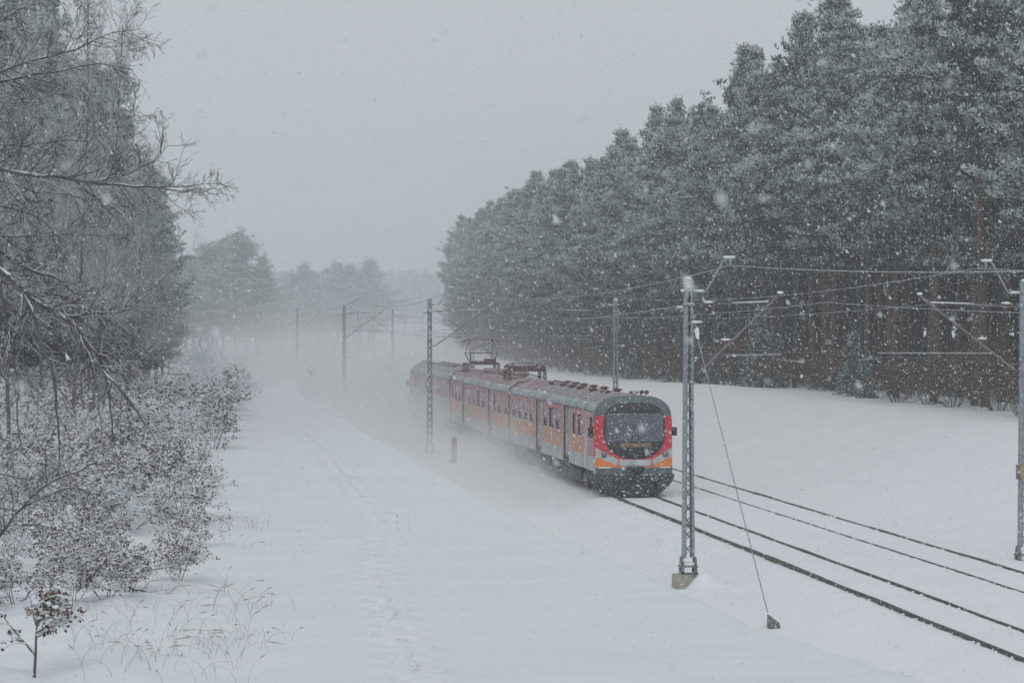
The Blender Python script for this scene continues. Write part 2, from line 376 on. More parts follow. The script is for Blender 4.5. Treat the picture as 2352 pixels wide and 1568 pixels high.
# number plate on the right-hand near mast
t = masts_r[0]; zz0 = t.location.z
mb = MB(); mb.b2(-.17, .22, -.165, -.15, 1.98 - zz0 + .05, 2.37 - zz0 + .05)
pl = mb.build('number_plate', M['plate'], t)
mb = MB(); mb.b2(-.20, -.172, -.16, .1, 1.98 - zz0 + .05, 2.37 - zz0 + .05); mb.build('side_plate', M['steel2'], t)
for tx_, xx, zz, nm in (('25', -.10, 2.24, 'number'), ('5', .0, 2.06, 'number')):
    fc = bpy.data.curves.new(nm, 'FONT'); fc.body = tx_; fc.size = .20; fc.extrude = .002; fc.materials.append(M['ink'])
    fo = bpy.data.objects.new('tmp', fc); COL.objects.link(fo); bpy.context.view_layer.update(); me_ = bpy.data.meshes.new_from_object(fo); bpy.data.objects.remove(fo)
    fo = bpy.data.objects.new(nm, me_); COL.objects.link(fo); fo.parent = pl; fo.rotation_euler = (R(90), 0, 0); fo.location = (xx, -.170, zz - zz0 + .05 - .03)
# guy wire and its anchor
anc = (13.3, 51.3)
mb = MB(); mb.tube([(13.28, 59.1, 6.5), (13.32, 58.9, 6.0), (13.25, 51.4, -.14)], .013, 6); 
g = mb.build('guy_wire', M['steel'], None, label='thin steel guy wire slanting from the large mast down to its anchor block', category='guy wire')
mb = MB(); mb.tube([(13.32, 58.95, 6.1), (13.30, 58.6, 5.88)], [.05, .035], 7); mb.blob((13.31, 58.75, 6.02), .05, .06, .16, 0, 8, 5); mb.blob((13.30, 58.8, 6.30), .17, .06, .03, 0, 8, 4)
mb.build('snow_clump', M['snowcap'], g, True)
mb = MB()
mb.add([(-.13, -.16, -.25), (.16, -.16, -.25), (.16, .2, -.25), (-.13, .2, -.25), (-.14, -.15, .26), (.15, -.13, .03), (.16, .2, .05), (-.12, .2, .24)], [(0, 3, 2, 1), (4, 5, 6, 7), (0, 1, 5, 4), (1, 2, 6, 5), (2, 3, 7, 6), (3, 0, 4, 7)])
ab = mb.build('anchor_block', M['darkconc'], None, loc=(anc[0], anc[1] - .2, tz(*anc) + .04), label='small dark concrete block in the snow at the foot of the guy wire', category='anchor block'); ab.scale = (.8, .8, .8)

# ------------------------------------------------------------------ overhead wires
def wire(name, pts, r, m, label, cat='wire'):
    mb = MB(); mb.tube(pts, r, 5, cap=False); return mb.build(name, m, None, True, label=label, category=cat)
def span_pts(ends, sag, n=14):
    P = []
    for a, b in zip(ends[:-1], ends[1:]):
        for k_ in range(n):
            u = k_ / n; P.append((a[0] + (b[0] - a[0]) * u, a[1] + (b[1] - a[1]) * u, a[2] + (b[2] - a[2]) * u - 4 * sag * u * (1 - u)))
    P.append(ends[-1]); return P
YL = [-2, 59.3, 119.2, 180, 243, 304, 366, 428]; YR = [0, 61.7, 124.5, 184, 246, 308, 368, 430]
cvo = lambda y: float(curve_off(y))
wire('return_wire', span_pts([(14.3 + cvo(y), y, 7.74) for y in YL], .62), .013, M['wire'], 'snow-lined wire strung along the mast tops beside the train')
wire('return_wire', span_pts([(21.7 + cvo(y), y, 7.74) for y in YR], .62), .011, M['wire'], 'snow-lined wire strung along the mast tops by the snowfield')
for tr, YY, nm in ((TR1, YL, 'train'), (TR2, YR, 'second empty')):
    st = .25
    e = [(tr + cvo(y) + (st if k % 2 else -st), y, 6.80) for k, y in enumerate(YY)]
    P = span_pts(e, .42); w_ = wire('messenger_wire', P, .008, M['wire'], f'upper carrying wire hanging in long sags above the {nm} track')
    e2 = [(tr + cvo(y) + (st if k % 2 else -st), y, 5.28) for k, y in enumerate(YY)]
    P2 = span_pts(e2, .03); w2 = wire('contact_wire', P2, .010, M['dwire'], f'straight lower contact wire above the {nm} track')
    mb = MB()
    for k in range(3, len(P) - 1, 3): mb.tube([P[k], P2[k]], .006, 4)
    mb.build('dropper', M['dwire'], w_, kind='stuff')
wire('anchor_wire', span_pts([(13.05, 59.3, 6.72), (16.2, 119.2, 6.35), (16.5, 180, 6.3)], .25), .012, M['wire'], 'snow-lined wire running from the large mast back over the train')

# ------------------------------------------------------------------ train
TX, TY = TR1, 83.2
train = thing('passenger_train', 'red, orange and grey three-carriage electric passenger train running through blown snow', 'train', (TX, TY + .25, 0))
HW = 1.40
Z0, Z1, Z2, Z3 = .92, 1.43, 2.02, 3.04
prof = [(1.40, 3.04), (1.385, 3.16), (1.33, 3.27), (1.22, 3.36), (1.02, 3.46), (.72, 3.56), (.36, 3.62), (0, 3.64)]
car1 = dict(y0=.25, y1=20.75, win=[(2.7, 3.45, 1), (3.95, 4.65, 1), (7.7, 8.5, 2), (9.0, 10.1, 1), (10.7, 11.5, 2), (14.5, 15.2, 2), (15.9, 16.8, 2), (17.5, 18.4, 2), (19.4, 20.1, 2)], door=[(5.4, 6.7), (12.3, 13.6)])
car2 = dict(y0=21.25, y1=42.95, win=[(21.8, 22.6, 2), (23.9, 24.8, 2), (25.7, 26.3, 1), (29.5, 30.4, 2), (31.1, 32.2, 1), (33, 33.8, 2), (34.8, 35.6, 2), (38.9, 39.6, 2), (40.4, 41.3, 2), (42.0, 42.7, 1)], door=[(27.1, 28.4), (36.9, 38.2)])
car3 = dict(y0=43.45, y1=64.6, win=[(64.9 - b, 64.9 - a, k) for a, b, k in car1['win'][::-1]], door=[(64.9 - b, 64.9 - a) for a, b in car1['door'][::-1]])
WZ0, WZ1 = 2.08, 2.84
def carriage(idx, cc):
    y0, y1 = cc['y0'], cc['y1']
    mats = [M['lgrey'], M['orange'], M['red'], M['gutter'], M['roof'], M['jamb'], M['roofred'], M['teal'], M['under']]
    mb = MB()
    # side walls with recesses
    brk = []
    for a, b, k in cc['win']: brk.append((a, b, 'w', k))
    for a, b in cc['door']: brk.append((a, b, 'd', 0))
    brk.sort()
    if idx == 0: brk.insert(0, (.45, .95, 'w', 1))
    for s in (-1, 1):
        X = s * HW
        def wall(ya, yb, za, zb, mi, x=X):
            V = [(x, ya, za), (x, yb, za), (x, yb, zb), (x, ya, zb)]
            mb.add(V, [(0, 3, 2, 1) if s > 0 else (0, 1, 2, 3)][::-1] if False else [(0, 1, 2, 3)], mi)
        def bands(ya, yb, pil=False):
            lo_m = 1
            if idx == 2 and ya < 59.0 and s < 0 and ya > 43: lo_m = 7
            if idx == 0 and ya < 2.1 and yb > 2.1:
                bands(ya, 1.55); wall(1.55, 2.1, Z0, Z3, 0); ya = 2.1
            if idx == 0 and yb < 1.6: lo_m = 2
            wall(ya, yb, Z0, Z1, 0)
            wall(ya, yb, Z1, Z2, 0 if pil else lo_m)
            wall(ya, yb, Z2, WZ0, 0 if pil else 2); wall(ya, yb, WZ1, Z3, 2)
            wall(ya, yb, WZ0, WZ1, 2)
        cur = y0
        for a, b, kd, k in brk:
            if kd == 'd':
                # grey pillars flank each door
                bands(cur, a - .18); 
                for (p0, p1) in ((a - .18, a), (b, b + .18)): wall(p0, p1, Z0, Z3, 0)
                xr = X - s * .075
                mb.add([(X, a, Z0), (xr, a, Z0), (xr, a, Z3), (X, a, Z3)], [(0, 1, 2, 3)], 5)
                mb.add([(X, b, Z0), (xr, b, Z0), (xr, b, Z3), (X, b, Z3)], [(0, 1, 2, 3)], 5)
                mb.add([(X, a, Z3), (xr, a, Z3), (xr, b, Z3), (X, b, Z3)], [(0, 1, 2, 3)], 5)
                mb.add([(X, a, Z0), (xr, a, Z0), (xr, b, Z0), (X, b, Z0)], [(0, 1, 2, 3)], 8)
                cur = b + .18
            else:
                bands(cur, a)
                lo_m = 7 if (idx == 2 and s < 0 and a < 59) else 1
                wall(a, b, Z0, Z1, 0); wall(a, b, Z1, Z2, lo_m if not (idx == 0 and a < .5) else 2)
                wall(a, b, Z2, WZ0, 0); wall(a, b, WZ1, Z3, 2)
                xr = X - s * .05
                for yy in (a, b): mb.add([(X, yy, WZ0), (xr, yy, WZ0), (xr, yy, WZ1), (X, yy, WZ1)], [(0, 1, 2, 3)], 5)
                for z_ in (WZ0, WZ1): mb.add([(X, a, z_), (xr, a, z_), (xr, b, z_), (X, b, z_)], [(0, 1, 2, 3)], 5)
                cur = b
        bands(cur, y1)
        # roof strips
        for k in range(len(prof) - 1):
            (xa, za), (xb, zb) = prof[k], prof[k + 1]
            mi = 3 if k < 3 else (4 if idx != 1 else 6)
            segs = [(y0, y1, mi)] if idx != 0 else [(y0, 15.5, mi), (15.5, y1, 6 if k >= 3 else 3)]
            for ya, yb, m_ in segs:
                mb.add([(s * xa, ya, za), (s * xa, yb, za), (s * xb, yb, zb), (s * xb, ya, zb)], [(0, 1, 2, 3)], m_)
    # ends and floor
    for yy in (y0, y1):
        V = [(-HW, yy, Z0)] + [(-x, yy, z) for x, z in prof] + [(x, yy, z) for x, z in prof[::-1][1:]] + [(HW, yy, Z0)]
        n = len(V); mb.add(V, [tuple(range(n))], 0)
    mb.add([(-HW, y0, Z0), (HW, y0, Z0), (HW, y1, Z0), (-HW, y1, Z0)], [(0, 1, 2, 3)], 8)
    car = mb.build('carriage', mats, train, label=['leading carriage with the cab, orange band along its side', 'middle carriage with reddish roof carrying two pantographs', 'rear carriage with pale teal spray paint on its lower side'][idx])
    # windows
    for a, b, kd, k in brk:
        for s in (-1, 1):
            X = s * HW
            if kd == 'w':
                mb = MB(); xr = X - s * .048
                mb.b2(xr - s * .012, xr, a + .02, b - .02, WZ0 + .02, WZ1 - .02, 0)
                if k == 2:   # opening upper light, nearly flush
                    mb.b2(X - s * .03, X - s * .004, a + .03, b - .03, WZ0 + .36, WZ1 - .02, 0)
                fr = .03
                for (p0, p1, q0, q1) in ((a, a + fr, WZ0, WZ1), (b - fr, b, WZ0, WZ1), (a + fr, b - fr, WZ0, WZ0 + fr), (a + fr, b - fr, WZ1 - fr, WZ1)):
                    mb.b2(xr + s * .001, xr + s * .02, p0, p1, q0, q1, 1)
                if k == 2: mb.b2(X - s * .03, X + s * .006, a + .02, b - .02, WZ0 + .33, WZ0 + .36, 2)
                mb.build('window', [M['glass'], M['jamb'], M['lgrey']], car)
            else:
                mb = MB(); xr = X - s * .07
                mid = (a + b) / 2
                for (p0, p1) in ((a + .01, mid - .01), (mid + .01, b - .01)):
                    w0, w1 = p0 + .16, p1 - .16
                    mb.b2(xr - s * .03, xr, p0, w0, Z0 + .16, Z3 - .03); mb.b2(xr - s * .03, xr, w1, p1, Z0 + .16, Z3 - .03)
                    mb.b2(xr - s * .03, xr, w0, w1, Z0 + .16, WZ0 - .1); mb.b2(xr - s * .03, xr, w0, w1, WZ1, Z3 - .03)
                    mb.b2(xr - s * .025, xr - s * .02, w0, w1, WZ0 - .1, WZ1, 1)
                mb.b2(xr - s * .01, xr + s * .01, mid - .015, mid + .015, Z0 + .16, Z3 - .03, 2)
                mb.b2(X - s * .06, X + s * .03, a + .05, b - .05, Z0 - .22, Z0 - .17, 2); mb.b2(X - s * .06, X - s * .01, a + .02, b - .02, Z0 - .17, Z0 + .12, 2)
                mb.build('door', [M['lgrey'], M['glass'], M['under']], car)
    # eave gutter
    for s in (-1, 1):
        mb = MB(); mb.tube([(s * 1.405, y0, 3.05), (s * 1.405, y1, 3.05)], .022, 5); mb.build('drip_rail', M['under'], car)
    # roof vents
    ys_ = []
    if idx == 0: ys_ = [(v, -.42) for v in (3.2, 5.8, 8.4, 10.4, 12.7, 15.3)] + [(v, .42) for v in (5.2, 7.9, 10.2, 12.4, 14.4, 16.4, 2.0)]
    if idx == 2: ys_ = [(64.9 - v, -.42) for v in (3.2, 5.8, 8.4, 10.4, 12.7, 15.3)] + [(64.9 - v, .42) for v in (3, 5.2, 7.9, 10.2, 12.4, 14.4, 16.4)]
    if ys_:
        vm = MB(); vm.tube([(0, 0, -.03), (0, 0, .05)], .12, 10); vm.tube([(0, 0, .04), (0, 0, .07), (0, 0, .11), (0, 0, .13)], [.19, .20, .13, .03], 12)
        vme = vm.mesh('roof_vent', M['panto'], True)
        for v, xx in ys_: put('roof_vent', vme, car, (xx, v, 3.61))
    # underframe equipment and bogies
    mb = MB(); 
    for s in (-1, 1):
        yy = y0 + 4.6
        while yy < y1 - 4.8:
            L_ = random.uniform(.8, 2.0); mb.b2(s * 1.28, s * .7, yy, yy + L_, random.uniform(.38, .5), Z0 - .02); yy += L_ + random.uniform(.15, .6)
    mb.b2(-.6, .6, y0 + .4, y1 - .4, .6, Z0 - .03)
    mb.build('underframe_box', M['under'], car, kind='stuff')
    for yb in (y0 + 2.9, y1 - 2.9):
        mb = MB()
        for s in (-1, 1):
            mb.b2(s * 1.02, s * .90, yb - 1.6, yb + 1.6, .42, .62)
            for wy in (-1.25, 1.25):
                mb.tube([(s * .70, yb + wy, .46), (s * .84, yb + wy, .46)], .46, 20, 1); mb.b2(s * 1.14, s * .98, yb + wy - .16, yb + wy + .16, .32, .60)
            for wy in (-.3, .3): mb.tube([(s * 1.0, yb + wy, .55), (s * 1.0, yb + wy, .88)], .09, 8)
        mb.build('bogie', [M['under'], M['rail']], car)
    return car
cars = [carriage(i, c) for i, c in enumerate((car1, car2, car3))]
# logo on the orange panel
for s in (-1,):
    mb = MB(); mb.tube([(s * (HW + .003), 9.55, 1.80), (s * (HW + .006), 9.55, 1.80)], .13, 18); mb.box((s * (HW + .004), 9.55, 1.60), (.006, .34, .07))
    mb.build('emblem', M['white'], cars[0])
# gangway bellows
for yc in (21.0, 43.2):
    mb = MB()
    for k in range(4):
        a = yc - .25 + k * .125
        mb.b2(-1.16, 1.16, a, a + .09, 1.0, 3.42); mb.b2(-1.10, 1.10, a + .09, a + .125, 1.05, 3.36)
    mb.build('gangway', M['jamb'], train)
    for s in (-1, 1):
        mb = MB(); mb.tube([(s * 1.45, yc - .02, 1.0), (s * 1.45, yc - .02, 3.0), (s * 1.40, yc, 3.3), (s * 1.1, yc, 3.52), (s * .55, yc - .2, 3.62)], .035, 6)
        mb.build('joint_cable', M['jamb'], train, True)

# cab fronts: convex mask
def zt(u):       # roof silhouette of the mask
    return 2.62 + 1.0 * (1 - min(1, abs(u)) ** 3.6) ** (1 / 2.4) if abs(u) < 1 else 2.62
def Sf(x, z, off=0.0):
    u = max(-1, min(1, x / HW))
    y = -.30 * (1 - abs(u) ** 2.6)
    y += .055 * max(0, z - 1.2) + .30 * max(0, (z - 3.0) / .65) ** 2 + .05 * max(0, 1.15 - z)
    return (x, y - off - .16, z)
def region(x, z):
    a = abs(x)
    if z < 1.07 - 0: return 3
    if z > 2.95 - .05 * (a / HW): return 3
    zo_t = 1.10 + (1.44 - 1.10) * max(0, (a - .42) / (HW - .42))
    if a > .30 and z < zo_t and z < 1.45: return 1
    zr = 1.36 + .42 * max(0, (a - .55) / .85) ** 1.2
    if z < zr: return 2
    return 0
def outline(n=64):
    P = []
    for k in range(n):
        th = 2 * math.pi * k / n; c, s_ = math.cos(th), math.sin(th)
        e = 3.6 if s_ > 0 else 2.35
        cx = math.copysign(abs(c) ** (2 / e), c); cz = math.copysign(abs(s_) ** (2 / e), s_)
        P.append((1.12 * cx * (1 if s_ < 0 else 1 - .04 * cz ** 2), 2.38 + (.99 if s_ > 0 else 1.0) * cz))
    return P
def patch(name, P, c, off, m, parent, rings=8, thick=True):
    Q_ = []
    for k in range(len(P)):
        a, b = P[k], P[(k + 1) % len(P)]; m_ = max(1, int(math.hypot(b[0] - a[0], b[1] - a[1]) / .09))
        Q_ += [(a[0] + (b[0] - a[0]) * i / m_, a[1] + (b[1] - a[1]) * i / m_) for i in range(m_)]
    P = Q_
    mb = MB(); n = len(P); V = [Sf(c[0], c[1], off)]
    for r in range(1, rings + 1):
        f = r / rings
        for x, z in P: V.append(Sf(c[0] + (x - c[0]) * f, c[1] + (z - c[1]) * f, off))
    for x, z in P: V.append(Sf(x, z, -.02))
    V = np.array(V)
    mb.add(V, [(0, 1 + (k + 1) % n, 1 + k) for k in range(n)], 0)
    F = []
    for r in range(rings):
        a, b = 1 + r * n, 1 + (r + 1) * n
        F += [(a + k, a + (k + 1) % n, b + (k + 1) % n, b + k) for k in range(n)]
    mb.V.append(np.zeros((0, 3))); base = mb.n - len(V)
    mb.L.append((np.array(F)).ravel() + base); mb.T.append(np.full(len(F), 4)); mb.M.append(np.zeros(len(F), int))
    return mb.build(name, m, parent, True)
def rrect(x0, x1, z0, z1, r=.06, n=5):
    P = []
    for (cx, cz, a0) in ((x1 - r, z1 - r, 0), (x0 + r, z1 - r, 90), (x0 + r, z0 + r, 180), (x1 - r, z0 + r, 270)):
        for k in range(n): a = R(a0 + 90 * k / (n - 1)); P.append((cx + r * math.cos(a), cz + r * math.sin(a)))
    return P
def cab(parent):
    NX, NZ = 110, 110
    V = []; mi = []
    zs0 = .83
    for j in range(NZ + 1):
        for i in range(NX + 1):
            u = -1 + 2 * i / NX; x = u * HW; top = zt(u * .999)
            z = zs0 + (top - zs0) * j / NZ
            V.append(Sf(x, z))
    V = np.array(V); F = []
    for j in range(NZ):
        for i in range(NX):
            a = j * (NX + 1) + i; F.append((a, a + 1, a + NX + 2, a + NX + 1))
            m = (V[a] + V[a + NX + 2]) / 2; mi.append(region(m[0], m[2]))
    mb = MB(); mb.add(V, F, np.array(mi))
    # hood joining the mask to the carriage
    rim = [V[j * (NX + 1)] for j in range(NZ + 1)] + [V[NZ * (NX + 1) + i] for i in range(1, NX + 1)] + [V[j * (NX + 1) + NX] for j in range(NZ - 1, -1, -1)]
    rim = np.array(rim); back = rim.copy(); back[:, 1] = .262
    k = len(rim); W_ = np.concatenate([rim, back]); hm = [2 if r[2] < 1.43 else (0 if r[2] < 2.62 else 3) for r in rim[:-1]]
    mb.add(W_, [(q, q + 1, k + q + 1, k + q) for q in range(k - 1)], np.array(hm))
    car = mb.build('cab_front', [M['fred'], M['forange'], M['fgrey'], M['fdark']], parent, True)
    patch('windscreen_surround', outline(), (0, 2.3), .018, M['black'], car, 10)
    # clip of the glass: rounded pane within the surround
    patch('windscreen', rrect(-1.05, 1.05, 1.99, 3.0, .12), (0, 2.45), .034, M['screen'], car, 12)
    patch('display', rrect(-.56, .58, 1.80, 1.95, .02), (0, 1.87), .042, M['display'], car, 4)
    patch('lower_panel', rrect(-.60, .60, 1.13, 1.33, .03), (0, 1.23), .008, M['lgrey'], car, 3)
    for s in (-1, 1):
        patch('panel_seam', rrect(s * .615 - .012, s * .615 + .012, 1.12, 1.40, .005), (s * .615, 1.24), .010, M['fred'], car, 2)
        hx = 1.10 * s; p = Sf(hx, 1.54)
        mb = MB(); mb.tube([(p[0], p[1] + .03, p[2]), (p[0], p[1] - .035, p[2])], .125, 18, 0); mb.tube([(p[0], p[1] - .03, p[2]), (p[0], p[1] - .045, p[2])], .095, 18, 1)
        mb.build('headlight', [M['lamp'], M['steel2']], car)
        # mirrors
        mb = MB(); mb.box((s * 1.53, .10, 2.33), (.17, .08, .30)); mb.tube([(s * 1.40, .3, 2.5), (s * 1.53, .2, 2.46)], .015, 5); mb.tube([(s * 1.40, .3, 2.16), (s * 1.53, .2, 2.2)], .015, 5)
        mb.build('mirror', M['black'], car)
        mb = MB(); p = Sf(s * .35, 1.5); mb.tube([Sf(s * .30, 1.48, .03), Sf(s * .12, 2.1, .045), Sf(s * .05, 2.62, .04)], .012, 5); mb.build('wiper', M['black'], car)
    mb = MB(); mb.box((0, -.45, 1.02), (.62, .2, .16)); mb.tube([(0, -.2, .96), (0, -.85, .96)], .085, 10); mb.box((0, -.85, .96), (.22, .12, .26)); 
    mb.build('coupler', M['black'], car)
    mb = MB()      # buffer beam
    for k in range(14):
        xa = -HW + 2 * HW * k / 14; xb = xa + 2 * HW / 14
        pa, pb = Sf(xa, .95), Sf(xb, .95)
        for (z0_, z1_, o0, o1) in ((.83, 1.05, .02, .02),):
            mb.add([(pa[0], pa[1] - o0, z0_), (pb[0], pb[1] - o0, z0_), (pb[0], pb[1] - o1, z1_), (pa[0], pa[1] - o1, z1_)], [(0, 1, 2, 3)], 0)
            mb.add([(pa[0], pa[1] - o1, z1_), (pb[0], pb[1] - o1, z1_), (pb[0], pb[1] + .03, z1_), (pa[0], pa[1] + .03, z1_)], [(0, 1, 2, 3)], 0)
    mb.build('buffer_beam', M['fdark'], car)
    # plough: curved blade tapering to the rails, ribs and steps
    mb = MB(); n = 20; rows = [(.84, 1.45, .10), (.72, 1.45, .14), (.55, 1.36, .20), (.36, 1.18, .24), (.20, 1.0, .24), (.07, .86, .20)]
    V = []
    for (z, hw, o) in rows:
        for k in range(n + 1):
            u = -1 + 2 * k / n; V.append((u * hw, -.30 * (1 - abs(u) ** 2.4) - o - .12, z))
    F = [(j * (n + 1) + k, j * (n + 1) + k + 1, (j + 1) * (n + 1) + k + 1, (j + 1) * (n + 1) + k) for j in range(5) for k in range(n)]
    mb.add(V, F)
    mb.b2(-1.3, 1.3, .1, .9, .3, .84)
    for s in (-1, 1):
        mb.box((s * .75, -.62, .52), (.06, .12, .5)); mb.box((s * .28, -.70, .55), (.05, .12, .5)); mb.b2(s * .66, s * .84, -.1, .7, .03, .3)
    mb.b2(-.9, .9, -.72, -.62, .62, .68)
    mb.build('snowplough', M['plow'], car)
    mb = MB(); 
    for k in range(16):
        u = random.uniform(-.95, .95); z = random.choice([.84, .70, .45, .25]); mb.blob((u * 1.2, -.30 * (1 - abs(u) ** 2.4) - .44, z), random.uniform(.03, .1), .04, random.uniform(.015, .035), 0, 6, 3)
    for s in (-1, 1): mb.tube([(s * .5, -.42, 1.07), (s * 1.3, -.26, 1.07)], [.02, .03], 6)
    mb.build('snow_cover', M['snowcap'], car, True, kind='stuff')
    # roof fittings
    mb = MB(); mb.tube([(.25, 1.0, 3.6), (.25, 1.0, 3.78)], [.085, .08], 10); mb.build('antenna_pot', M['lgrey'], car, True)
    for dx in (.50, .68):
        mb = MB(); mb.tube([(dx, 1.3, 3.72), (dx, .95, 3.72), (dx, .85, 3.72)], [.025, .035, .075], 10); mb.b2(dx - .02, dx + .02, 1.05, 1.15, 3.55, 3.72); mb.build('horn', M['panto'], car, True)
    return car
c1 = cab(train)
c2 = cab(train); c2.rotation_euler.z = math.pi; c2.location = (0, 64.85, 0)
c2['label'] = 'rear cab at the far end of the train, lost in blown snow'

def pantograph(yc, raised):
    mb = MB(); zb = 3.62
    for sx_ in (-1, 1):
        for sy_ in (-.75, .75):
            for k in range(4): mb.tube([(sx_ * .82, yc + sy_, zb - .1 + k * .10), (sx_ * .82, yc + sy_, zb - .1 + k * .10 + .08)], [.10, .07], 8, 1)
        mb.b2(sx_ * .88, sx_ * .76, yc - .9, yc + .9, zb + .30, zb + .42)
    for yy in (-.8, 0, .8): mb.b2(-.80, .80, yc + yy - .04, yc + yy + .04, zb + .31, zb + .38)
    mb.tube([(-.55, yc + .25, zb + .45), (.55, yc + .25, zb + .45)], .06, 8); mb.tube([(-.5, yc - .25, zb + .45), (.5, yc - .25, zb + .45)], .04, 8)
    if raised:
        zh = 5.27; ze = 4.55
        mb.b2(.15, .75, yc - .3, yc + .2, zb + .36, zb + .62)
        for sy_ in (-1, 1):
            for sx_ in (-1, 1):
                mb.tube([(sx_ * .60, yc + sy_ * .25, zb + .45), (sx_ * .74, yc + sy_ * 1.05, ze)], .035, 6)
                mb.tube([(sx_ * .74, yc + sy_ * 1.05, ze), (sx_ * .62, yc + sy_ * .12, zh - .08)], .016, 6)
            mb.tube([(-.74, yc + sy_ * 1.05, ze), (.74, yc + sy_ * 1.05, ze)], .018, 6)
            mb.tube([(-.70, yc + sy_ * .9, ze + .12), (.62, yc + sy_ * .15, zh - .12)], .012, 5)
        hz = zh
    else:
        for k, z_ in enumerate((.43, .50)):
            for sx_ in (-1, 1): mb.tube([(sx_ * (.62 + .08 * k), yc - 1.0, zb + z_), (sx_ * (.62 + .08 * k), yc + 1.0, zb + z_)], .03, 6)
        for yy in (-1.0, 1.0): mb.tube([(-.74, yc + yy, zb + .46), (.74, yc + yy, zb + .46)], .028, 6)
        hz = zb + .66
        for yy in (-.95, -.5, .5, .95): mb.tube([(-.80, yc + yy, zb + .52), (.80, yc + yy, zb + .52)], .035, 6)
        for sx_ in (-1, 1):
            for yy in (-.8, .8): mb.tube([(sx_ * .8, yc + yy, zb + .4), (sx_ * .8, yc + yy, zb + .56)], .05, 6)
    for yy in (-.16, .16):
        mb.tube([(-.98, yc + yy, hz - .16), (-.80, yc + yy, hz - .04), (-.60, yc + yy, hz), (.60, yc + yy, hz), (.80, yc + yy, hz - .04), (.98, yc + yy, hz - .16)], .024, 6)
    for sx_ in (-1, 1): mb.b2(sx_ * .6, sx_ * .54, yc - .17, yc + .17, hz - .10, hz - .02)
    return mb.build('pantograph', [M['panto'], M['jamb']], cars[1], label='raised pantograph reaching up to the wire' if raised else 'folded pantograph lying flat on the roof')
pantograph(41.3, True); pantograph(25.9, False)
# roof gear of the middle carriage
for k in range(7):
    yy = 28.6 + k * 1.45; w_ = random.uniform(.4, .8); mb = MB(); mb.box((random.choice((-.1, .25)), yy, 3.72), (w_, .9, .2)); mb.build('roof_box', M['roofred'], cars[1])
mb = MB()
for xx in (-.75, .75, .45): mb.tube([(xx, 24, 3.66), (xx + .05, 31, 3.70), (xx, 40, 3.66)], .018, 5)
mb.build('roof_cable', M['jamb'], cars[1])

# ------------------------------------------------------------------ small line-side objects
t = thing('marker_post', 'short pale concrete marker post with a brown top beside the leading carriage', 'marker post', (12.85, 106, tz(12.85, 106) + .30))
mb = MB(); mb.box((0, 0, .42), (.24, .2, .84), 0, taper=.95); mb.build('post', M['concrete'], t)
mb = MB(); mb.tube([(0, 0, .84), (0, 0, 1.02), (0, 0, 1.12)], [.125, .12, .07], 10); mb.build('post_cap', mat('brown_cap', (.22, .12, .06), .8, col2=(.33, .25, .14), scale=6), t, True)
mb = MB(); mb.tube([(0, 0, .70), (0, 0, .76)], .132, 10); mb.build('band', M['steel2'], t, True)
mb = MB(); mb.box((-.12, -.25, .02), (.3, .16, .1)); mb.build('base_stone', M['darkconc'], t)
p = at(713, 880, 200)
t = thing('trackside_sign', 'small square sign on a thin post, half lost in blown snow', 'sign', (p.x, p.y, tz(p.x, p.y)))
mb = MB(); mb.tube([(0, 0, -.2), (0, 0, 2.3)], .05, 8); mb.build('post', M['steel2'], t)
mb = MB(); mb.box((0, -.06, 2.2), (.5, .04, .5)); mb.build('board', M['steel2'], t)
p = at(675, 850, 262)
t = thing('relay_cabinet', 'faint low grey cabinet on a post beside the fourth mast, in blown snow', 'cabinet', (p.x, p.y, tz(p.x, p.y)))
mb = MB(); mb.box((0, 0, 1.1), (.55, .4, 1.0)); mb.build('cabinet_body', M['steel2'], t)
mb = MB(); mb.tube([(0, 0, -.1), (0, 0, .6)], .06, 8); mb.build('post', M['steel2'], t)

# ------------------------------------------------------------------ vegetation prototypes
def blades(mb, C, D, L, Wd, k, spread, pf, r, mi=(0, 1), upbias=.35):
    """k thin needle blades per tuft; C centres, D directions, L lengths; pf = share of frosted blades"""
    n = len(C)
    C = np.repeat(C, k, 0); D = np.repeat(D, k, 0); L = np.repeat(L, k)
    d = D + r.normal(0, spread, D.shape); d /= np.linalg.norm(d, axis=1)[:, None] + 1e-9
    s = np.cross(d, r.normal(0, 1, d.shape)); s /= np.linalg.norm(s, axis=1)[:, None] + 1e-9
    w = (Wd * L * r.uniform(.7, 1.3, len(L)))[:, None]; tip = C + d * L[:, None]
    base = C + r.normal(0, .02, C.shape)
    V = np.stack([base - s * w, base + s * w, tip + s * w * .5, tip - s * w * .5], 1).reshape(-1, 3)
    F = np.arange(len(V)).reshape(-1, 4)
    fr = r.random(len(L)) < np.clip(pf + upbias * d[:, 2], 0, 1)
    mb.add(V, F, np.where(fr, mi[1], mi[0]))

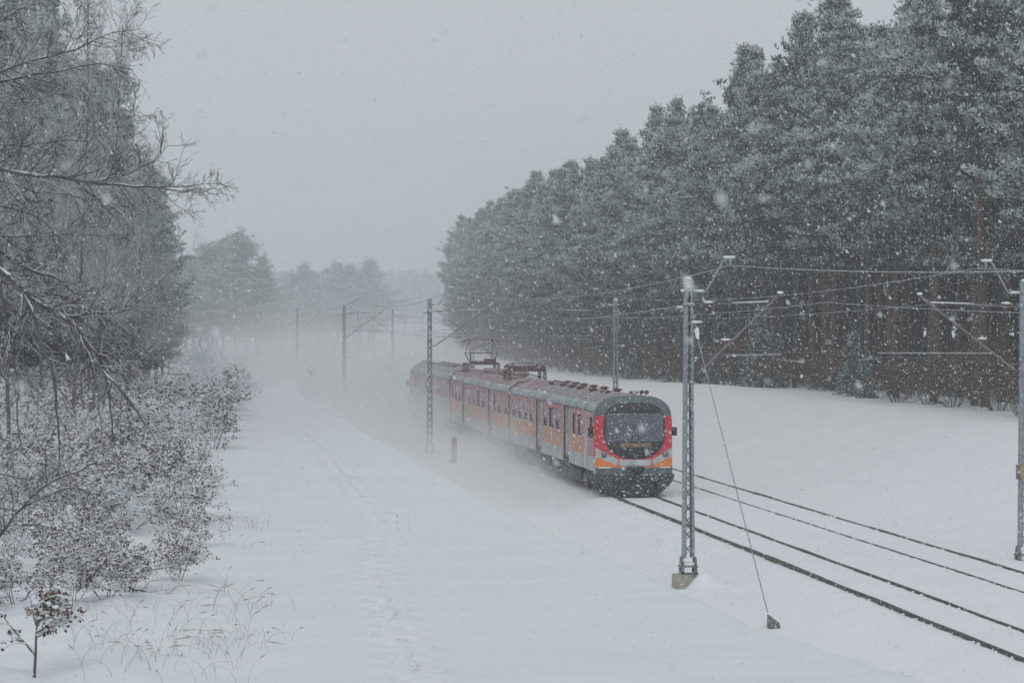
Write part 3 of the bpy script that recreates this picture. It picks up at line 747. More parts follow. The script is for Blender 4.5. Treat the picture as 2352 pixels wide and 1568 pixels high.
def pine_meshes(seed, H=20.0, low=.30, rad=2.5, ntuft=8200, blade=.185, lod=False, frost=.30, dome=.85):
    r = np.random.default_rng(seed)
    tr = MB(); pts = [(0, 0, -.5)] ; x = y = 0
    for k in range(1, 9):
        x += r.normal(0, .07); y += r.normal(0, .07); pts.append((x, y, H * .97 * k / 8))
    tr.tube(pts, np.linspace(.20, .03, 9), 5 if lod else 8)
    P = np.array(pts)
    cr = MB(); nb = 34 if lod else 100
    C = []; az = 0; whorl = []
    for b in range(nb):
        w_ = b // 5; nw = nb // 5
        if b % 5 == 0: sk = r.random() < .14; jit_ = r.normal(0, .3); az0 = r.uniform(0, 6.28)
        u = min(.985, (w_ + .5 + jit_ * .5 + r.normal(0, .45)) / nw); u = max(.005, u); h = H * (low + (1 - low) * u ** .95)
        if (sk and u < .8) or r.random() < .15: continue
        prof_ = (1 - u) ** dome * (.5 + .9 * min(1, u * 2.6))
        L = max(.18, rad * prof_ * r.choice([.6, .9, 1.1, 1.45]) * r.uniform(.85, 1.1) + .06)
        az = az0 + b * 1.2566 + r.normal(0, .25); c0 = np.array([np.interp(h, P[:, 2], P[:, 0]), np.interp(h, P[:, 2], P[:, 1]), h])
        el = r.normal(.20, .24) + .8 * u ** 2
        dr = np.array([math.cos(az) * math.cos(el), math.sin(az) * math.cos(el), math.sin(el)])
        sd_ = np.array([-math.sin(az), math.cos(az), 0])
        m1 = c0 + dr * L * .5 + np.array([0, 0, -.04 * L]); m2 = c0 + dr * L + np.array([0, 0, .08 * L])
        if not lod: tr.tube([c0, m1, m2], [.035 + .01 * L, .025, .008], 4, cap=False)
        npad = max(2, int(L * 3.4)); tone = r.normal(0, .20)
        for q_ in range(npad):
            f = .25 + .8 * (q_ + r.random()) / npad
            pc = c0 + dr * L * f + sd_ * r.normal(0, .42) * L * (.15 + .3 * f) + np.array([0, 0, r.normal(0, .06) + .08 * L * f * f])
            C.append((pc, dr, (.24 + .20 * r.random()) * (1.5 if lod else 1), tone + (.10 if f > .75 else 0)))
    tot = len(C); per = max(4, ntuft // tot)
    cc = []; dd = []; pf = []
    for pc, dr, rr, tone in C:
        g = r.normal(0, 1, (per, 3)) * np.array([rr, rr, rr * .55]) * .62
        gl = np.linalg.norm(g, axis=1)[:, None] + 1e-6
        cc.append(pc + g); dd.append(g / gl * .5 + dr * .45 + np.array([0, 0, .75]))
        outw = (g[:, :2] @ dr[:2]) / rr
        deep = min(1, max(.10, (pc[2] / H - .16) / .42))   # little snow gets in under the canopy
        pf.append(np.clip((frost + tone + r.normal(0, .06) + .42 * g[:, 2] / (rr * .55) + .25 * outw) * deep, .02, .97))
    for q_ in range(0 if lod else 12):   # upright shoots that make the ragged top
        a_ = r.uniform(0, 6.28); rd = r.uniform(.2, .9); bz = H - .5 - rd * r.uniform(1.2, 2.2); n_ = 16; t_ = r.uniform(0, 1, n_) * r.uniform(.5, .9)
        cc.append(np.stack([np.full(n_, x + math.cos(a_) * rd), np.full(n_, y + math.sin(a_) * rd), bz + t_], 1) + r.normal(0, .04, (n_, 3))); dd.append(np.tile([0, 0, 1.], (n_, 1)) + r.normal(0, .35, (n_, 3))); pf.append(np.full(n_, .45))
    top = np.array([x, y, H]); k_ = 40
    hh = r.uniform(-1.9, .2, k_); cc.append(top + np.stack([r.normal(0, .05 + .12 * np.abs(hh)), r.normal(0, .05 + .12 * np.abs(hh)), hh], 1)); dd.append(np.tile([0, 0, 1.], (k_, 1)) + r.normal(0, .3, (k_, 3))); pf.append(np.full(k_, .4))
    cc = np.concatenate(cc); dd = np.concatenate(dd); pf = np.concatenate(pf); kb = 3 if lod else 4
    blades(cr, cc, dd, r.uniform(.7, 1.3, len(cc)) * blade, .17, kb, .62, np.repeat(pf, kb), r, upbias=.15)
    return tr, cr
trees = []
for s_ in range(8):
    a, b = pine_meshes(100 + s_, 20, [.44, .50, .34, .46, .40, .08, .12, .16][s_], [2.8, 2.4, 3.1, 2.6, 3.0, 2.7, 2.8, 3.0][s_], frost=.62 if s_ > 4 else .50, dome=[1.0, .8, 1.05, .75, .95, .9, .6, .42][s_])
    trees.append((a.mesh('trunk', M['bark'], True), b.mesh('crown', [M['needle'], M['frost']])))
def plant_pine(x, y, h, lab, grp, pi=None, rz=None, name='pine_tree', cat='tree', z=None, wide=1.0, name_low=False):
    pi = (random.choice((5, 6, 7)) if name_low else random.randrange(5)) if pi is None else pi
    t = thing(name, lab, cat, (x, y, tz(x, y) if z is None else z), random.uniform(0, 6.28) if rz is None else rz, grp)
    s = h / 20.0; t.scale = (s * wide * random.uniform(.82, 1.2), s * wide * random.uniform(.82, 1.2), s); t.rotation_euler.x = random.gauss(0, .018); t.rotation_euler.y = random.gauss(0, .018)
    put('trunk', trees[pi][0], t); put('crown', trees[pi][1], t)
    return t
placed = []
def row(X0, Ya, Yb, sp, jit, lab, grp, hm=21.5, lim=None):
    y = Ya
    while y < Yb:
        x = X0 + float(curve_off(y)) + random.uniform(-jit, jit) + float(np.interp(y, [300, 380, 520], [0, 1.5, 2.2]))
        h = (hm + random.gauss(0, 1.6)) * float(np.interp(y, [150, 200, 250, 333, 420, 520], [1, .94, .88, .82, .77, .66]))
        plant_pine(x, y, h, lab, grp, name_low=random.random() < (.08 if y < 170 else .35)); placed.append((x, y)); y += sp * random.uniform(.75, 1.25)
LR = 'tall frost-covered pine in the dense front of the forest beyond the snowfield'
GR = 'pines in the dense forest beyond the snowfield'
row(40.3, 88, 305, 3.7, .7, LR, GR); row(43.6, 96, 305, 3.9, .8, LR, GR, 22.4); row(47.2, 108, 250, 4.4, .9, LR, GR, 22.4)
row(40.2, 306, 520, 4.6, 1.0, LR, GR, 21.0)
n_ind = len(placed)
def label_near(px_, Xmax, lab):
    best = min((o for o in COL.objects if o.get('group') == GR and o.location.x - float(curve_off(o.location.y)) < Xmax), key=lambda o: abs(380 + 5509 * o.location.x / (o.location.x * math.sin(YAW) + o.location.y * math.cos(YAW)) - px_))
    del best['group']; best['label'] = lab
for px_, lab in ((1592, 'frosty pine straight behind the large guyed mast, at the front of the forest'), (1393, 'frosty pine straight behind the mast that rises beyond the leading carriage'), (1240, 'frosty pine of the forest front seen just above the folded pantograph'),
                 (1103, 'misty pine of the forest front seen just above the raised pantograph'), (2325, 'tall pine behind the mast with the numbered plate, at the right edge'), (1800, 'frosty pine behind the upper end of the guyed mast\'s slanting strut'), (2100, 'frosty pine behind the tip of the right-hand mast\'s slanting strut'), (1480, 'frosty pine of the forest front above the cab roof of the train')):
    label_near(px_, 42, lab)
_end = max((o for o in COL.objects if o.get('group') == GR), key=lambda o: o.location.y); del _end['group']; _end['label'] = 'last misty pine where the forest beyond the snowfield ends against open sky'
# left bank
LL = 'frosty pine in the misty forest behind the snowy bushes'
GL = 'misty pines behind the snowy bushes on the left bank'
for (x, y, h) in [(-2.9, 157, 21.2), (-3.6, 148, 19.5), (-2.3, 172, 17.6), (-1.9, 190, 17.0), (-1.5, 208, 17.2), (-.9, 228, 15.8), (-.4, 250, 15.6), (.3, 268, 12.5), (-4.8, 160, 22), (-4.2, 178, 20), (-4.0, 200, 18.5), (-3.5, 225, 17.5)]:
    plant_pine(x, y, h, LL, GL, name_low=True)
for k in range(34):
    y = 96 + k * 3.6; x = random.uniform(-6.5, -5.0) - (k % 3) * 2.2
    if y < 125: x = -7.5 - (k % 3) * 2
    plant_pine(x, y, random.uniform(18.5, 22), LL, GL, name_low=True)
LC = 'pine in the isolated grey clump standing beyond the left forest edge'; GC = 'hazy clump of pines beyond the left forest edge'
for (x, y, h) in [(3.6, 420, 15.5), (6.2, 432, 18.6), (8.4, 428, 18.9), (10.6, 436, 20.5), (12.6, 430, 21.3), (14.6, 434, 20.0), (16.6, 428, 17.0), (18.4, 433, 14.5), (5.0, 445, 17), (9.6, 450, 19), (13.6, 452, 19), (17.0, 450, 16), (7.4, 415, 15), (12.0, 415, 14), (15.6, 418, 13), (19.0, 440, 10), (2.0, 440, 14)]:
    plant_pine(x, y, h, LC, GC, wide=1.75, pi=7 if h > 14 else 6)
LM = 'pale silhouette of a pine in the faint row far down the line'; GM = 'faint far pines at the bend of the line'
for (px_, py_, D) in [(655, 655, 560), (676, 630, 575), (692, 612, 570), (708, 625, 580), (728, 632, 590), (745, 618, 600), (760, 640, 590), (776, 606, 600), (792, 625, 605), (810, 612, 600), (828, 630, 610), (846, 602, 600), (856, 612, 610), (640, 665, 580), (735, 655, 560), (800, 655, 560), (668, 660, 550)]:
    p = at(px_, py_, D); z = tz(p.x, p.y); plant_pine(p.x, p.y, p.z - z, LM, GM, z=z, wide=1.8, pi=(7, 6)[int(px_) % 2])

# mass of the forest behind the rows that can be told apart
def mass(name, spots, label, seed0, blade=.42, nt=620):
    mb = MB()
    pr = [pine_meshes(seed0 + k, 20, .04, 2.6, nt, blade, True, .36) for k in range(3)]
    arr = []
    for a, b in pr:
        arr.append([(np.concatenate(m.V), np.concatenate(m.L), np.concatenate(m.T), np.concatenate(m.M)) for m in (a, b)])
    for (x, y, h) in spots:
        a = arr[random.randrange(3)]; th = random.uniform(0, 6.28); c, s = math.cos(th), math.sin(th); k = h / 20; z = tz(x, y)
        for w_, (V, L, T, Mi) in enumerate(a):
            U = np.stack([(V[:, 0] * c - V[:, 1] * s) * k * 1.1 + x, (V[:, 0] * s + V[:, 1] * c) * k * 1.1 + y, V[:, 2] * k + z], 1)
            mb.V.append(U); mb.L.append(L + mb.n); mb.T.append(T); mb.M.append(Mi + (0 if w_ == 0 else 1)); mb.n += len(U)
    return mb.build(name, [M['bark'], M['needle'], M['frost']], None, kind='stuff', label=label, category='forest')
sp = []
for X0 in (50, 53, 56.5, 60, 64, 69):
    y = 118
    while y < 460: sp.append((X0 + float(curve_off(y)) + random.uniform(-1, 1), y, random.uniform(20, 23) * float(np.interp(y, [150, 200, 250, 333, 420, 520], [1, .94, .88, .82, .77, .66])))); y += random.uniform(3.4, 5.5)
for X0 in (45.5, 50):
    y = 310
    while y < 520: sp.append((X0 + float(curve_off(y)) + random.uniform(-1, 1), y, random.uniform(20, 22.5) * float(np.interp(y, [150, 200, 250, 333, 420, 520], [1, .94, .88, .82, .77, .66])))); y += random.uniform(4.5, 7)
mass('forest_depth', sp, 'dark depth of the pine forest behind its front rows of trees', 300)
sp = []
for k in range(70): sp.append((random.uniform(-24, -12), random.uniform(100, 300), random.uniform(19, 23)))
for k in range(60): sp.append((random.uniform(-14, -7) + 0, random.uniform(240, 420), random.uniform(12, 15)))
mass('forest_depth', sp, 'grey pine forest closing the view behind the left bank trees', 320)
sp = []
for k in range(330):
    D = random.uniform(900, 1150); a = random.uniform(-160, 820); X = a * D / 5509.0; Y = (D - X * math.sin(YAW)) / math.cos(YAW); sp.append((X, Y, random.uniform(14, 19) - (3 if a < 200 else 0)))
for k in range(60):
    D = random.uniform(640, 720); a = random.uniform(40, 330); X = a * D / 5509.0; Y = (D - X * math.sin(YAW)) / math.cos(YAW); sp.append((X, Y, random.uniform(9, 12)))
mass('far_forest', sp, 'barely visible wooded ridge on the horizon', 340, .9, 220)

# young spruces and brown bushes along the forest edge
def spruce_mesh(seed):
    r = np.random.default_rng(seed); tr = MB(); cr = MB(); H = 4.0
    tr.tube([(0, 0, -.2), (0, 0, H)], [.07, .01], 6); cc = []; dd = []
    for b in range(60):
        u = (b + .5) / 60; h = .2 + u * (H - .3); L = 1.15 * (1 - u) + .1; az = b * 2.4
        for f in np.linspace(.2, 1, 5):
            n = 10; base = np.array([math.cos(az) * L * f, math.sin(az) * L * f, h - .25 * L * f])
            cc.append(base + r.normal(0, .08, (n, 3))); dd.append(np.tile([math.cos(az), math.sin(az), -.2], (n, 1)))
    blades(cr, np.concatenate(cc), np.concatenate(dd), r.uniform(.10, .2, 3000), .16, 3, .5, .45, r)
    return tr.mesh('trunk', M['bark'], True), cr.mesh('crown', [M['needle'], M['frost']])
spr = [spruce_mesh(5), spruce_mesh(6)]
for (px_, py_, D, h) in [(1750, 885, 147, 5.2), (1960, 890, 132, 3.6), (1640, 882, 160, 2.6), (1450, 870, 190, 2.6), (1985, 893, 126, 2.4)]:
    X = (px_ - 380) * D / 5509.0; Y = (D - X * math.sin(YAW)) / math.cos(YAW)
    X = 38.0 + random.uniform(-.3, .6); D = X * 5509 / (px_ - 380); Y = (D - X * math.sin(YAW)) / math.cos(YAW)
    t = thing('young_spruce', 'small frosted spruce at the foot of the forest edge beyond the snowfield', 'young spruce', (X, Y, tz(X, Y)), random.uniform(0, 6), 'young spruces at the forest edge', h / 4.0)
    q_ = random.randrange(2); put('trunk', spr[q_][0], t); put('crown', spr[q_][1], t)

def twig_tree(seed, H, nstem, lean, depth_pf=.5, leaves=0, leaf_size=.05, r0=.03, snow=True, bushy=1.0, frost_twigs=False, nside=9):
    """multi-stemmed leafy or bare shrub: returns wood, leaves, snow builders"""
    r = np.random.default_rng(seed); wood = MB(); lf = MB(); sn = MB(); tips = []
    def grow(p, d, L, rad, lv):
        n = 4 if lv else 6; pts = [p.copy()]; cur = p.copy(); dd = d.copy()
        for k in range(n):
            dd = dd + r.normal(0, .16, 3) + np.array([0, 0, .03 if lv else .05]); dd /= np.linalg.norm(dd); cur = cur + dd * L / n; pts.append(cur.copy())
        rs = np.linspace(rad, rad * .3, n + 1); wood.tube(pts, rs, 4 if lv < 2 else 3, 0 if lv < 2 else (1 if frost_twigs else 0), cap=False)
        if snow and lv >= 1 and abs(dd[2]) < .8:
            q = np.array(pts) + np.array([0, 0, 1]) * (rs * 1.0 + .002)[:, None]; sn.tube(q, rs * .9 + .0055, 4, 0, cap=False)
        if lv < 2:
            m = int((nside if lv == 0 else 6) * bushy)
            for b in range(m):
                f = r.uniform(.25, 1.0); i = f * n; i0 = min(n - 1, int(i)); q = pts[i0] + (pts[i0 + 1] - pts[i0]) * (i - i0)
                a = r.normal(0, 1, 3); a -= a.dot(dd) * dd; a /= np.linalg.norm(a) + 1e-9
                nd = dd * .65 + a * .85; nd[2] = nd[2] * .6 + .12; nd /= np.linalg.norm(nd)
                grow(q, nd, L * r.uniform(.32, .58) * (1.15 - .5 * f), rad * .45, lv + 1)
        else: tips.append((pts, dd))
    for s in range(nstem):
        az = 2 * math.pi * s / nstem + r.normal(0, .4); d = np.array([math.cos(az) * lean, math.sin(az) * lean, 1.0]); d /= np.linalg.norm(d)
        grow(np.array([math.cos(az) * .05 * nstem / 4, math.sin(az) * .05 * nstem / 4, -.1]), d, H * r.uniform(.75, 1.05), r0, 0)
    if leaves:
        P = np.array([t[0][r.integers(1, len(t[0]))] for t in [tips[r.integers(len(tips))] for _ in range(leaves)]])
        n = len(P); P = P + r.normal(0, .025, P.shape)
        a = r.normal(0, 1, (n, 3)); a[:, 2] -= .5; a /= np.linalg.norm(a, axis=1)[:, None]; b = np.cross(a, r.normal(0, 1, (n, 3))); b /= np.linalg.norm(b, axis=1)[:, None]
        L = leaf_size * r.uniform(.7, 1.3, n)[:, None]; c = np.cross(a, b) * L * .15
        V = np.stack([P, P + a * L * .5 + b * L * .32 + c, P + a * L, P + a * L * .5 - b * L * .32 + c], 1).reshape(-1, 3); q = np.arange(n) * 4
        lf.add(V, np.concatenate([np.stack([q, q + 1, q + 2], 1), np.stack([q, q + 2, q + 3], 1)]), np.tile((r.random(n) < .3).astype(int), 2))
        if snow:
            for k in range(int(leaves * .42)):
                p = P[r.integers(n)]; w = r.uniform(.3, 1.0) * leaf_size * (1.15 if r.random() < .12 else .75)
                sn.blob((p[0], p[1], p[2] + .012), w, w * r.uniform(.5, 1.1), w * r.uniform(.3, .6), 0, 5, 3, .35)
    return wood, lf, sn
bush_mesh = []
for k, (ns, le, lv, ls, ro) in enumerate([(5, .65, 1150, .070, .013), (6, .8, 1300, .066, .012), (4, .6, 1050, .072, .014), (7, .85, 650, .063, .012)]):
    w, l, s = twig_tree(40 + k, 1.6, ns, le, leaves=lv, leaf_size=ls, r0=ro, frost_twigs=True)
    bush_mesh.append((w.mesh('stems', [M['wood'], M['twigfrost']]), l.mesh('leaves', [M['leaf'], M['ochre']]), s.mesh('snow_load', M['snowcap'], True)))
w, l, s = twig_tree(60, 1.6, 9, .85, leaves=60, leaf_size=.05, r0=.011, frost_twigs=True, bushy=1.3)
bare_bush = (w.mesh('stems', [M['wood'], M['twigfrost']]), l.mesh('leaves', [M['leaf'], M['ochre']]), s.mesh('snow_load', M['snowcap'], True))
def plant_bush(x, y, sc, ms, lab, grp, name='beech_sapling', cat='bush', rz=None):
    t = thing(name, lab, cat, (x, y, tz(x, y) - .02), random.uniform(0, 6.28) if rz is None else rz, grp)
    t.scale = (sc * random.uniform(.9, 1.2), sc * random.uniform(.9, 1.2), sc)
    put('stems', ms[0], t); 
    if ms[1]: put('leaves', ms[1], t, kind='stuff')
    put('snow_load', ms[2], t, kind='stuff')
    return t
LB = 'snow-laden sapling with withered brown leaves in the thicket on the left bank'; GB = 'brown-leaved saplings crowding the left bank'
edge_Y = [30, 36, 43, 54, 70, 91, 120, 140]; edge_X = [-1.6, -.5, .45, .85, 1.2, 2.0, 3.3, 4.1]
k = 0
for yy, n, s0, s1 in ((36.8, 4, .5, .7), (39.5, 4, .5, .75), (42.5, 5, .55, .8), (46, 5, .6, .85), (50, 5, .65, .95), (55, 6, .75, 1.1), (60, 7, .8, 1.2), (67, 8, .9, 1.3), (75, 8, 1.0, 1.4), (85, 8, 1.0, 1.5), (96, 8, 1.1, 1.5), (108, 8, 1.1, 1.5), (122, 7, 1.1, 1.5), (136, 7, 1.0, 1.4)):
    ex = float(np.interp(yy, edge_Y, edge_X)); left = -yy * 380 / 5509.0 * 1.0 - 2
    for q_ in range(n):
        u = (q_ + random.random() * .7) / n; x = ex - u * (ex - left) * .97; y = yy + random.uniform(-2.2, 2.2) * (yy / 60)
        if 60 < y < 80 and x > 0.2: continue
        if random.random() < (.12 if yy < 50 else .3): plant_bush(x, y, random.uniform(s0, s1) * 1.05, bare_bush, 'bare frosted bush of fine twigs among the brown-leaved saplings', 'bare frosted bushes on the left bank', 'bare_bush')
        else: plant_bush(x, y, random.uniform(s0, s1), bush_mesh[k % 4], LB, GB)
        k += 1
# individually recognisable ones
sap = twig_tree(71, 1.2, 1, .05, leaves=330, leaf_size=.062, r0=.026, nside=13)
p = at(75, 1545, 30.2)
plant_bush(p.x, p.y, 1.15, (sap[0].mesh('stems', [M['wood'], M['twigfrost']]), sap[1].mesh('leaves', [M['leaf'], M['ochre']]), sap[2].mesh('snow_load', M['snowcap'], True)), 'small single-stemmed beech sapling at the bottom left corner, nearest the camera', None)
w, l, s = twig_tree(72, 1.7, 1, .06, leaves=1700, leaf_size=.10, r0=.025, bushy=1.2)
yo = plant_bush(4.1, 139.5, 1.4, (w.mesh('stems', [M['wood'], M['twigfrost']]), l.mesh('leaves', [M['ochre'], M['leaf']]), s.mesh('snow_load', M['snowcap'], True)), 'upright ochre-leaved young oak at the far tip of the thicket, by the snow mound', None, 'young_oak', 'young tree')
yo.scale = (.4, .4, 1.25)
plant_bush(1.75, 88.5, 1.15, bush_mesh[1], 'round brown-leaved bush standing out at the thicket edge beyond the open snow gap', None)
# brown and frosted bushes at the foot of the right-hand forest
w, l, s = twig_tree(75, 1.8, 8, .6, leaves=900, leaf_size=.09, r0=.02, snow=False)
fb = (w.mesh('stems', [M['wood'], M['twigfrost']]), l.mesh('leaves', [M['leaf'], M['leaf']]))
y = 90
while y < 330:
    x = 38.4 + float(curve_off(y)) + random.uniform(-.5, .8)
    t = thing('undergrowth_bush', 'low brown undergrowth bush below the forest edge beyond the snowfield', 'bush', (x, y, tz(x, y)), random.uniform(0, 6), 'brown bushes below the forest edge', random.uniform(.8, 1.9))
    put('stems', fb[0], t); put('leaves', fb[1], t, kind='stuff'); y += random.uniform(3, 6)
# the big pale round bush behind the thicket
w, l, s = twig_tree(80, 2.6, 12, .9, leaves=0, r0=.03, frost_twigs=True, bushy=1.5, snow=True)
t = plant_bush(4.3, 226, 1.9, (w.mesh('stems', [M['twigfrost'], M['twigfrost']]), None, s.mesh('snow_load', M['snowcap'], True)), 'large round white-frosted bush standing in mist behind the thicket', None, 'round_bush')
# bare trees in front of the left pines
def bare_tree(seed, H):
    r = np.random.default_rng(seed); wood = MB()
    def grow(p, d, L, rad, lv):
        n = 10 if lv == 0 else 5; pts = [p.copy()]; cur = p.copy(); dd = d.copy()
        for k in range(n):
            dd = dd + r.normal(0, .05 if lv == 0 else .14, 3) + np.array([0, 0, .04]); dd /= np.linalg.norm(dd); cur = cur + dd * L / n; pts.append(cur.copy())
        wood.tube(pts, np.linspace(rad, max(.004, rad * .2), n + 1), 6 if lv == 0 else 3, 0 if lv < 1 else 1, cap=False)
        if lv < 3:
            for b in range((34, 10, 7)[lv]):
                f = r.uniform(.22 if lv == 0 else .2, 1.0); i = f * n; i0 = min(n - 1, int(i)); q = pts[i0] + (pts[i0 + 1] - pts[i0]) * (i - i0)
                a = r.normal(0, 1, 3); a -= a.dot(dd) * dd; a /= np.linalg.norm(a) + 1e-9
                nd = dd * .7 + a * .8; nd /= np.linalg.norm(nd)
                grow(q, nd, (L * .26 if lv == 0 else L * .5) * r.uniform(.7, 1.2) * (1.2 - .5 * f), rad * (.3 if lv == 0 else .42), lv + 1)
    grow(np.array([0, 0, -.3]), np.array([0, 0, 1.0]), H, .14, 0); return wood
bt = [bare_tree(91, 17).mesh('branches', [M['wood'], M['twigfrost']]), bare_tree(92, 15).mesh('branches', [M['wood'], M['twigfrost']])]
for (x, y, h, lab) in [(-3.0, 78, 1.05, 'bare slender birch with twin tops against the sky, left of the pines'), (-2.55, 82, 1.0, 'bare slender birch just beside its twin in front of the pines'), (-4.2, 66, .9, None), (-1.7, 98, .75, None), (-1.9, 118, .72, None), (-4.5, 90, .95, None), (-1.0, 128, .62, None), (-5.6, 76, 1.0, None), (-3.4, 108, .85, None), (-.2, 138, .5, None), (-6.4, 84, 1.0, None), (-7.0, 100, 1.0, None), (-2.2, 104, .8, None), (-3.2, 92, .9, None)]:
    t = thing('bare_tree', lab or 'bare frosted broadleaf tree in front of the misty pines on the left', 'bare tree', (x, y, tz(x, y)), random.uniform(0, 6), None if lab else 'bare frosted trees before the left forest', h)
    if h > .84: t.scale = (h * .5, h * .5, h)
    put('branches', bt[random.randrange(2)], t)

# ------------------------------------------------------------------ near overhanging beech: boughs traced one by one
def bough_mesh(px_pts, D0, D1, r0, r1, seed, dens=1.0, tw=.55, droop=0.0, leaves=26):
    r = np.random.default_rng(seed); wood = MB(); sn = MB(); lf = MB()
    n0 = len(px_pts); P = [np.array(at(x, y, D0 + (D1 - D0) * k / (n0 - 1))) for k, (x, y) in enumerate(px_pts)]
    # resample with slight crookedness
    Q = [];
    for a, b in zip(P[:-1], P[1:]):
        m = max(2, int(np.linalg.norm(b - a) / .09))
        for k in range(m): Q.append(a + (b - a) * k / m)
    Q.append(P[-1]); Q = np.array(Q)
    Qs = Q.copy()
    for _ in range(2): Qs[1:-1] = (Qs[:-2] + Qs[1:-1] * 2 + Qs[2:]) / 4
    Q = Qs + r.normal(0, .006, Qs.shape); rs = np.linspace(r0, r1, len(Q)) * r.uniform(.9, 1.1, len(Q)) * .72
    wood.tube(Q, rs, 7, cap=False)
    d0 = (Q[1:] - Q[:-1]).mean(0); 
    sn.tube(Q + np.array([0, 0, 1]) * (rs * .75)[:, None], rs * .62 * np.clip(r.normal(.7, .45, len(Q)), .1, 1.3), 5, cap=False)
    def grow(p, d, L, rad, lv):
        n = max(3, int(L / .07)) if lv < 2 else 3; n = min(n, 9); pts = [p.copy()]; cur = p.copy(); dd = d.copy()
        for k in range(n):
            dd = dd + r.normal(0, .15, 3) + np.array([0, 0, -droop * .12 + .02]); dd /= np.linalg.norm(dd); cur = cur + dd * L / n; pts.append(cur.copy())
        q = np.array(pts); rr = np.linspace(rad, max(.0016, rad * .4), n + 1)
        wood.tube(q, rr, 3, cap=False)
        if r.random() < .55: sn.tube(q + np.array([0, 0, 1]) * (rr * .8)[:, None], rr * .7, 3, cap=False)
        if r.random() < .03 * leaves / 26:
            a = r.normal(0, 1, 3); a /= np.linalg.norm(a); b = np.cross(a, [0, 0, 1.]); c0 = q[-1]
            lf.add([c0, c0 + a * .02 + b * .012, c0 + a * .04, c0 + a * .02 - b * .012], [(0, 1, 2, 3)])
        if lv < 2:
            m = int((L / .075 if lv == 1 else L / .062) * dens) + 1
            for b in range(m):
                f = r.uniform(.12, 1); i = f * n; i0 = min(n - 1, int(i)); s0 = pts[i0] + (pts[i0 + 1] - pts[i0]) * (i - i0)
                side = np.cross(dd, [r.normal(0, .5), 1., r.normal(0, .5)]); side /= np.linalg.norm(side) + 1e-9; side *= r.choice([-1, 1])
                nd = dd * .8 + side * .7 + r.normal(0, .15, 3); nd /= np.linalg.norm(nd)
                grow(s0, nd, L * r.uniform(.3, .5) * (1.15 - .55 * f), max(.0018, rad * .55), lv + 1)
    L_tot = np.linalg.norm(Q[1:] - Q[:-1], axis=1).sum(); m = int(L_tot / .047 * dens)
    for b in range(m):
        f = (b + r.random()) / m; i = f * (len(Q) - 1); i0 = min(len(Q) - 2, int(i)); s0 = Q[i0] + (Q[i0 + 1] - Q[i0]) * (i - i0)
        dd = Q[min(len(Q) - 1, i0 + 2)] - Q[max(0, i0 - 1)]; dd /= np.linalg.norm(dd) + 1e-9
        side = np.cross(dd, [r.normal(0, .6), 1., r.normal(0, .4)]); side /= np.linalg.norm(side) + 1e-9; side *= r.choice([-1, 1])
        nd = dd * .75 + side * .75 + np.array([0, r.normal(0, .25), 0]); nd /= np.linalg.norm(nd)
        grow(s0, nd, tw * r.uniform(.45, 1.1) * (1.05 - .45 * f), min(.0055, max(.003, rs[i0] * .5)), 0 if r.random() < .45 else 1)
    return wood, sn, lf
beech = thing('beech_tree', 'bare near beech whose snow-lined boughs reach in from the left edge', 'tree', (0, 0, 0))
_c7 = .6135
def c7(pts): return [(a * _c7, b * _c7) for a, b in pts]
def c6(pts): return [(a * .3866, 962.2 + b * .3866) for a, b in pts]
tb = at(-260, 1300, 19); tt = at(-330, -500, 19)
mb = MB(); mb.tube([(tb.x, tb.y, tz(tb.x, tb.y) - .2), (tb.x + .05, tb.y, 4), (tt.x, tt.y, tt.z + 1)], [.26, .2, .14], 12); mb.build('trunk', M['wood'], beech, True)
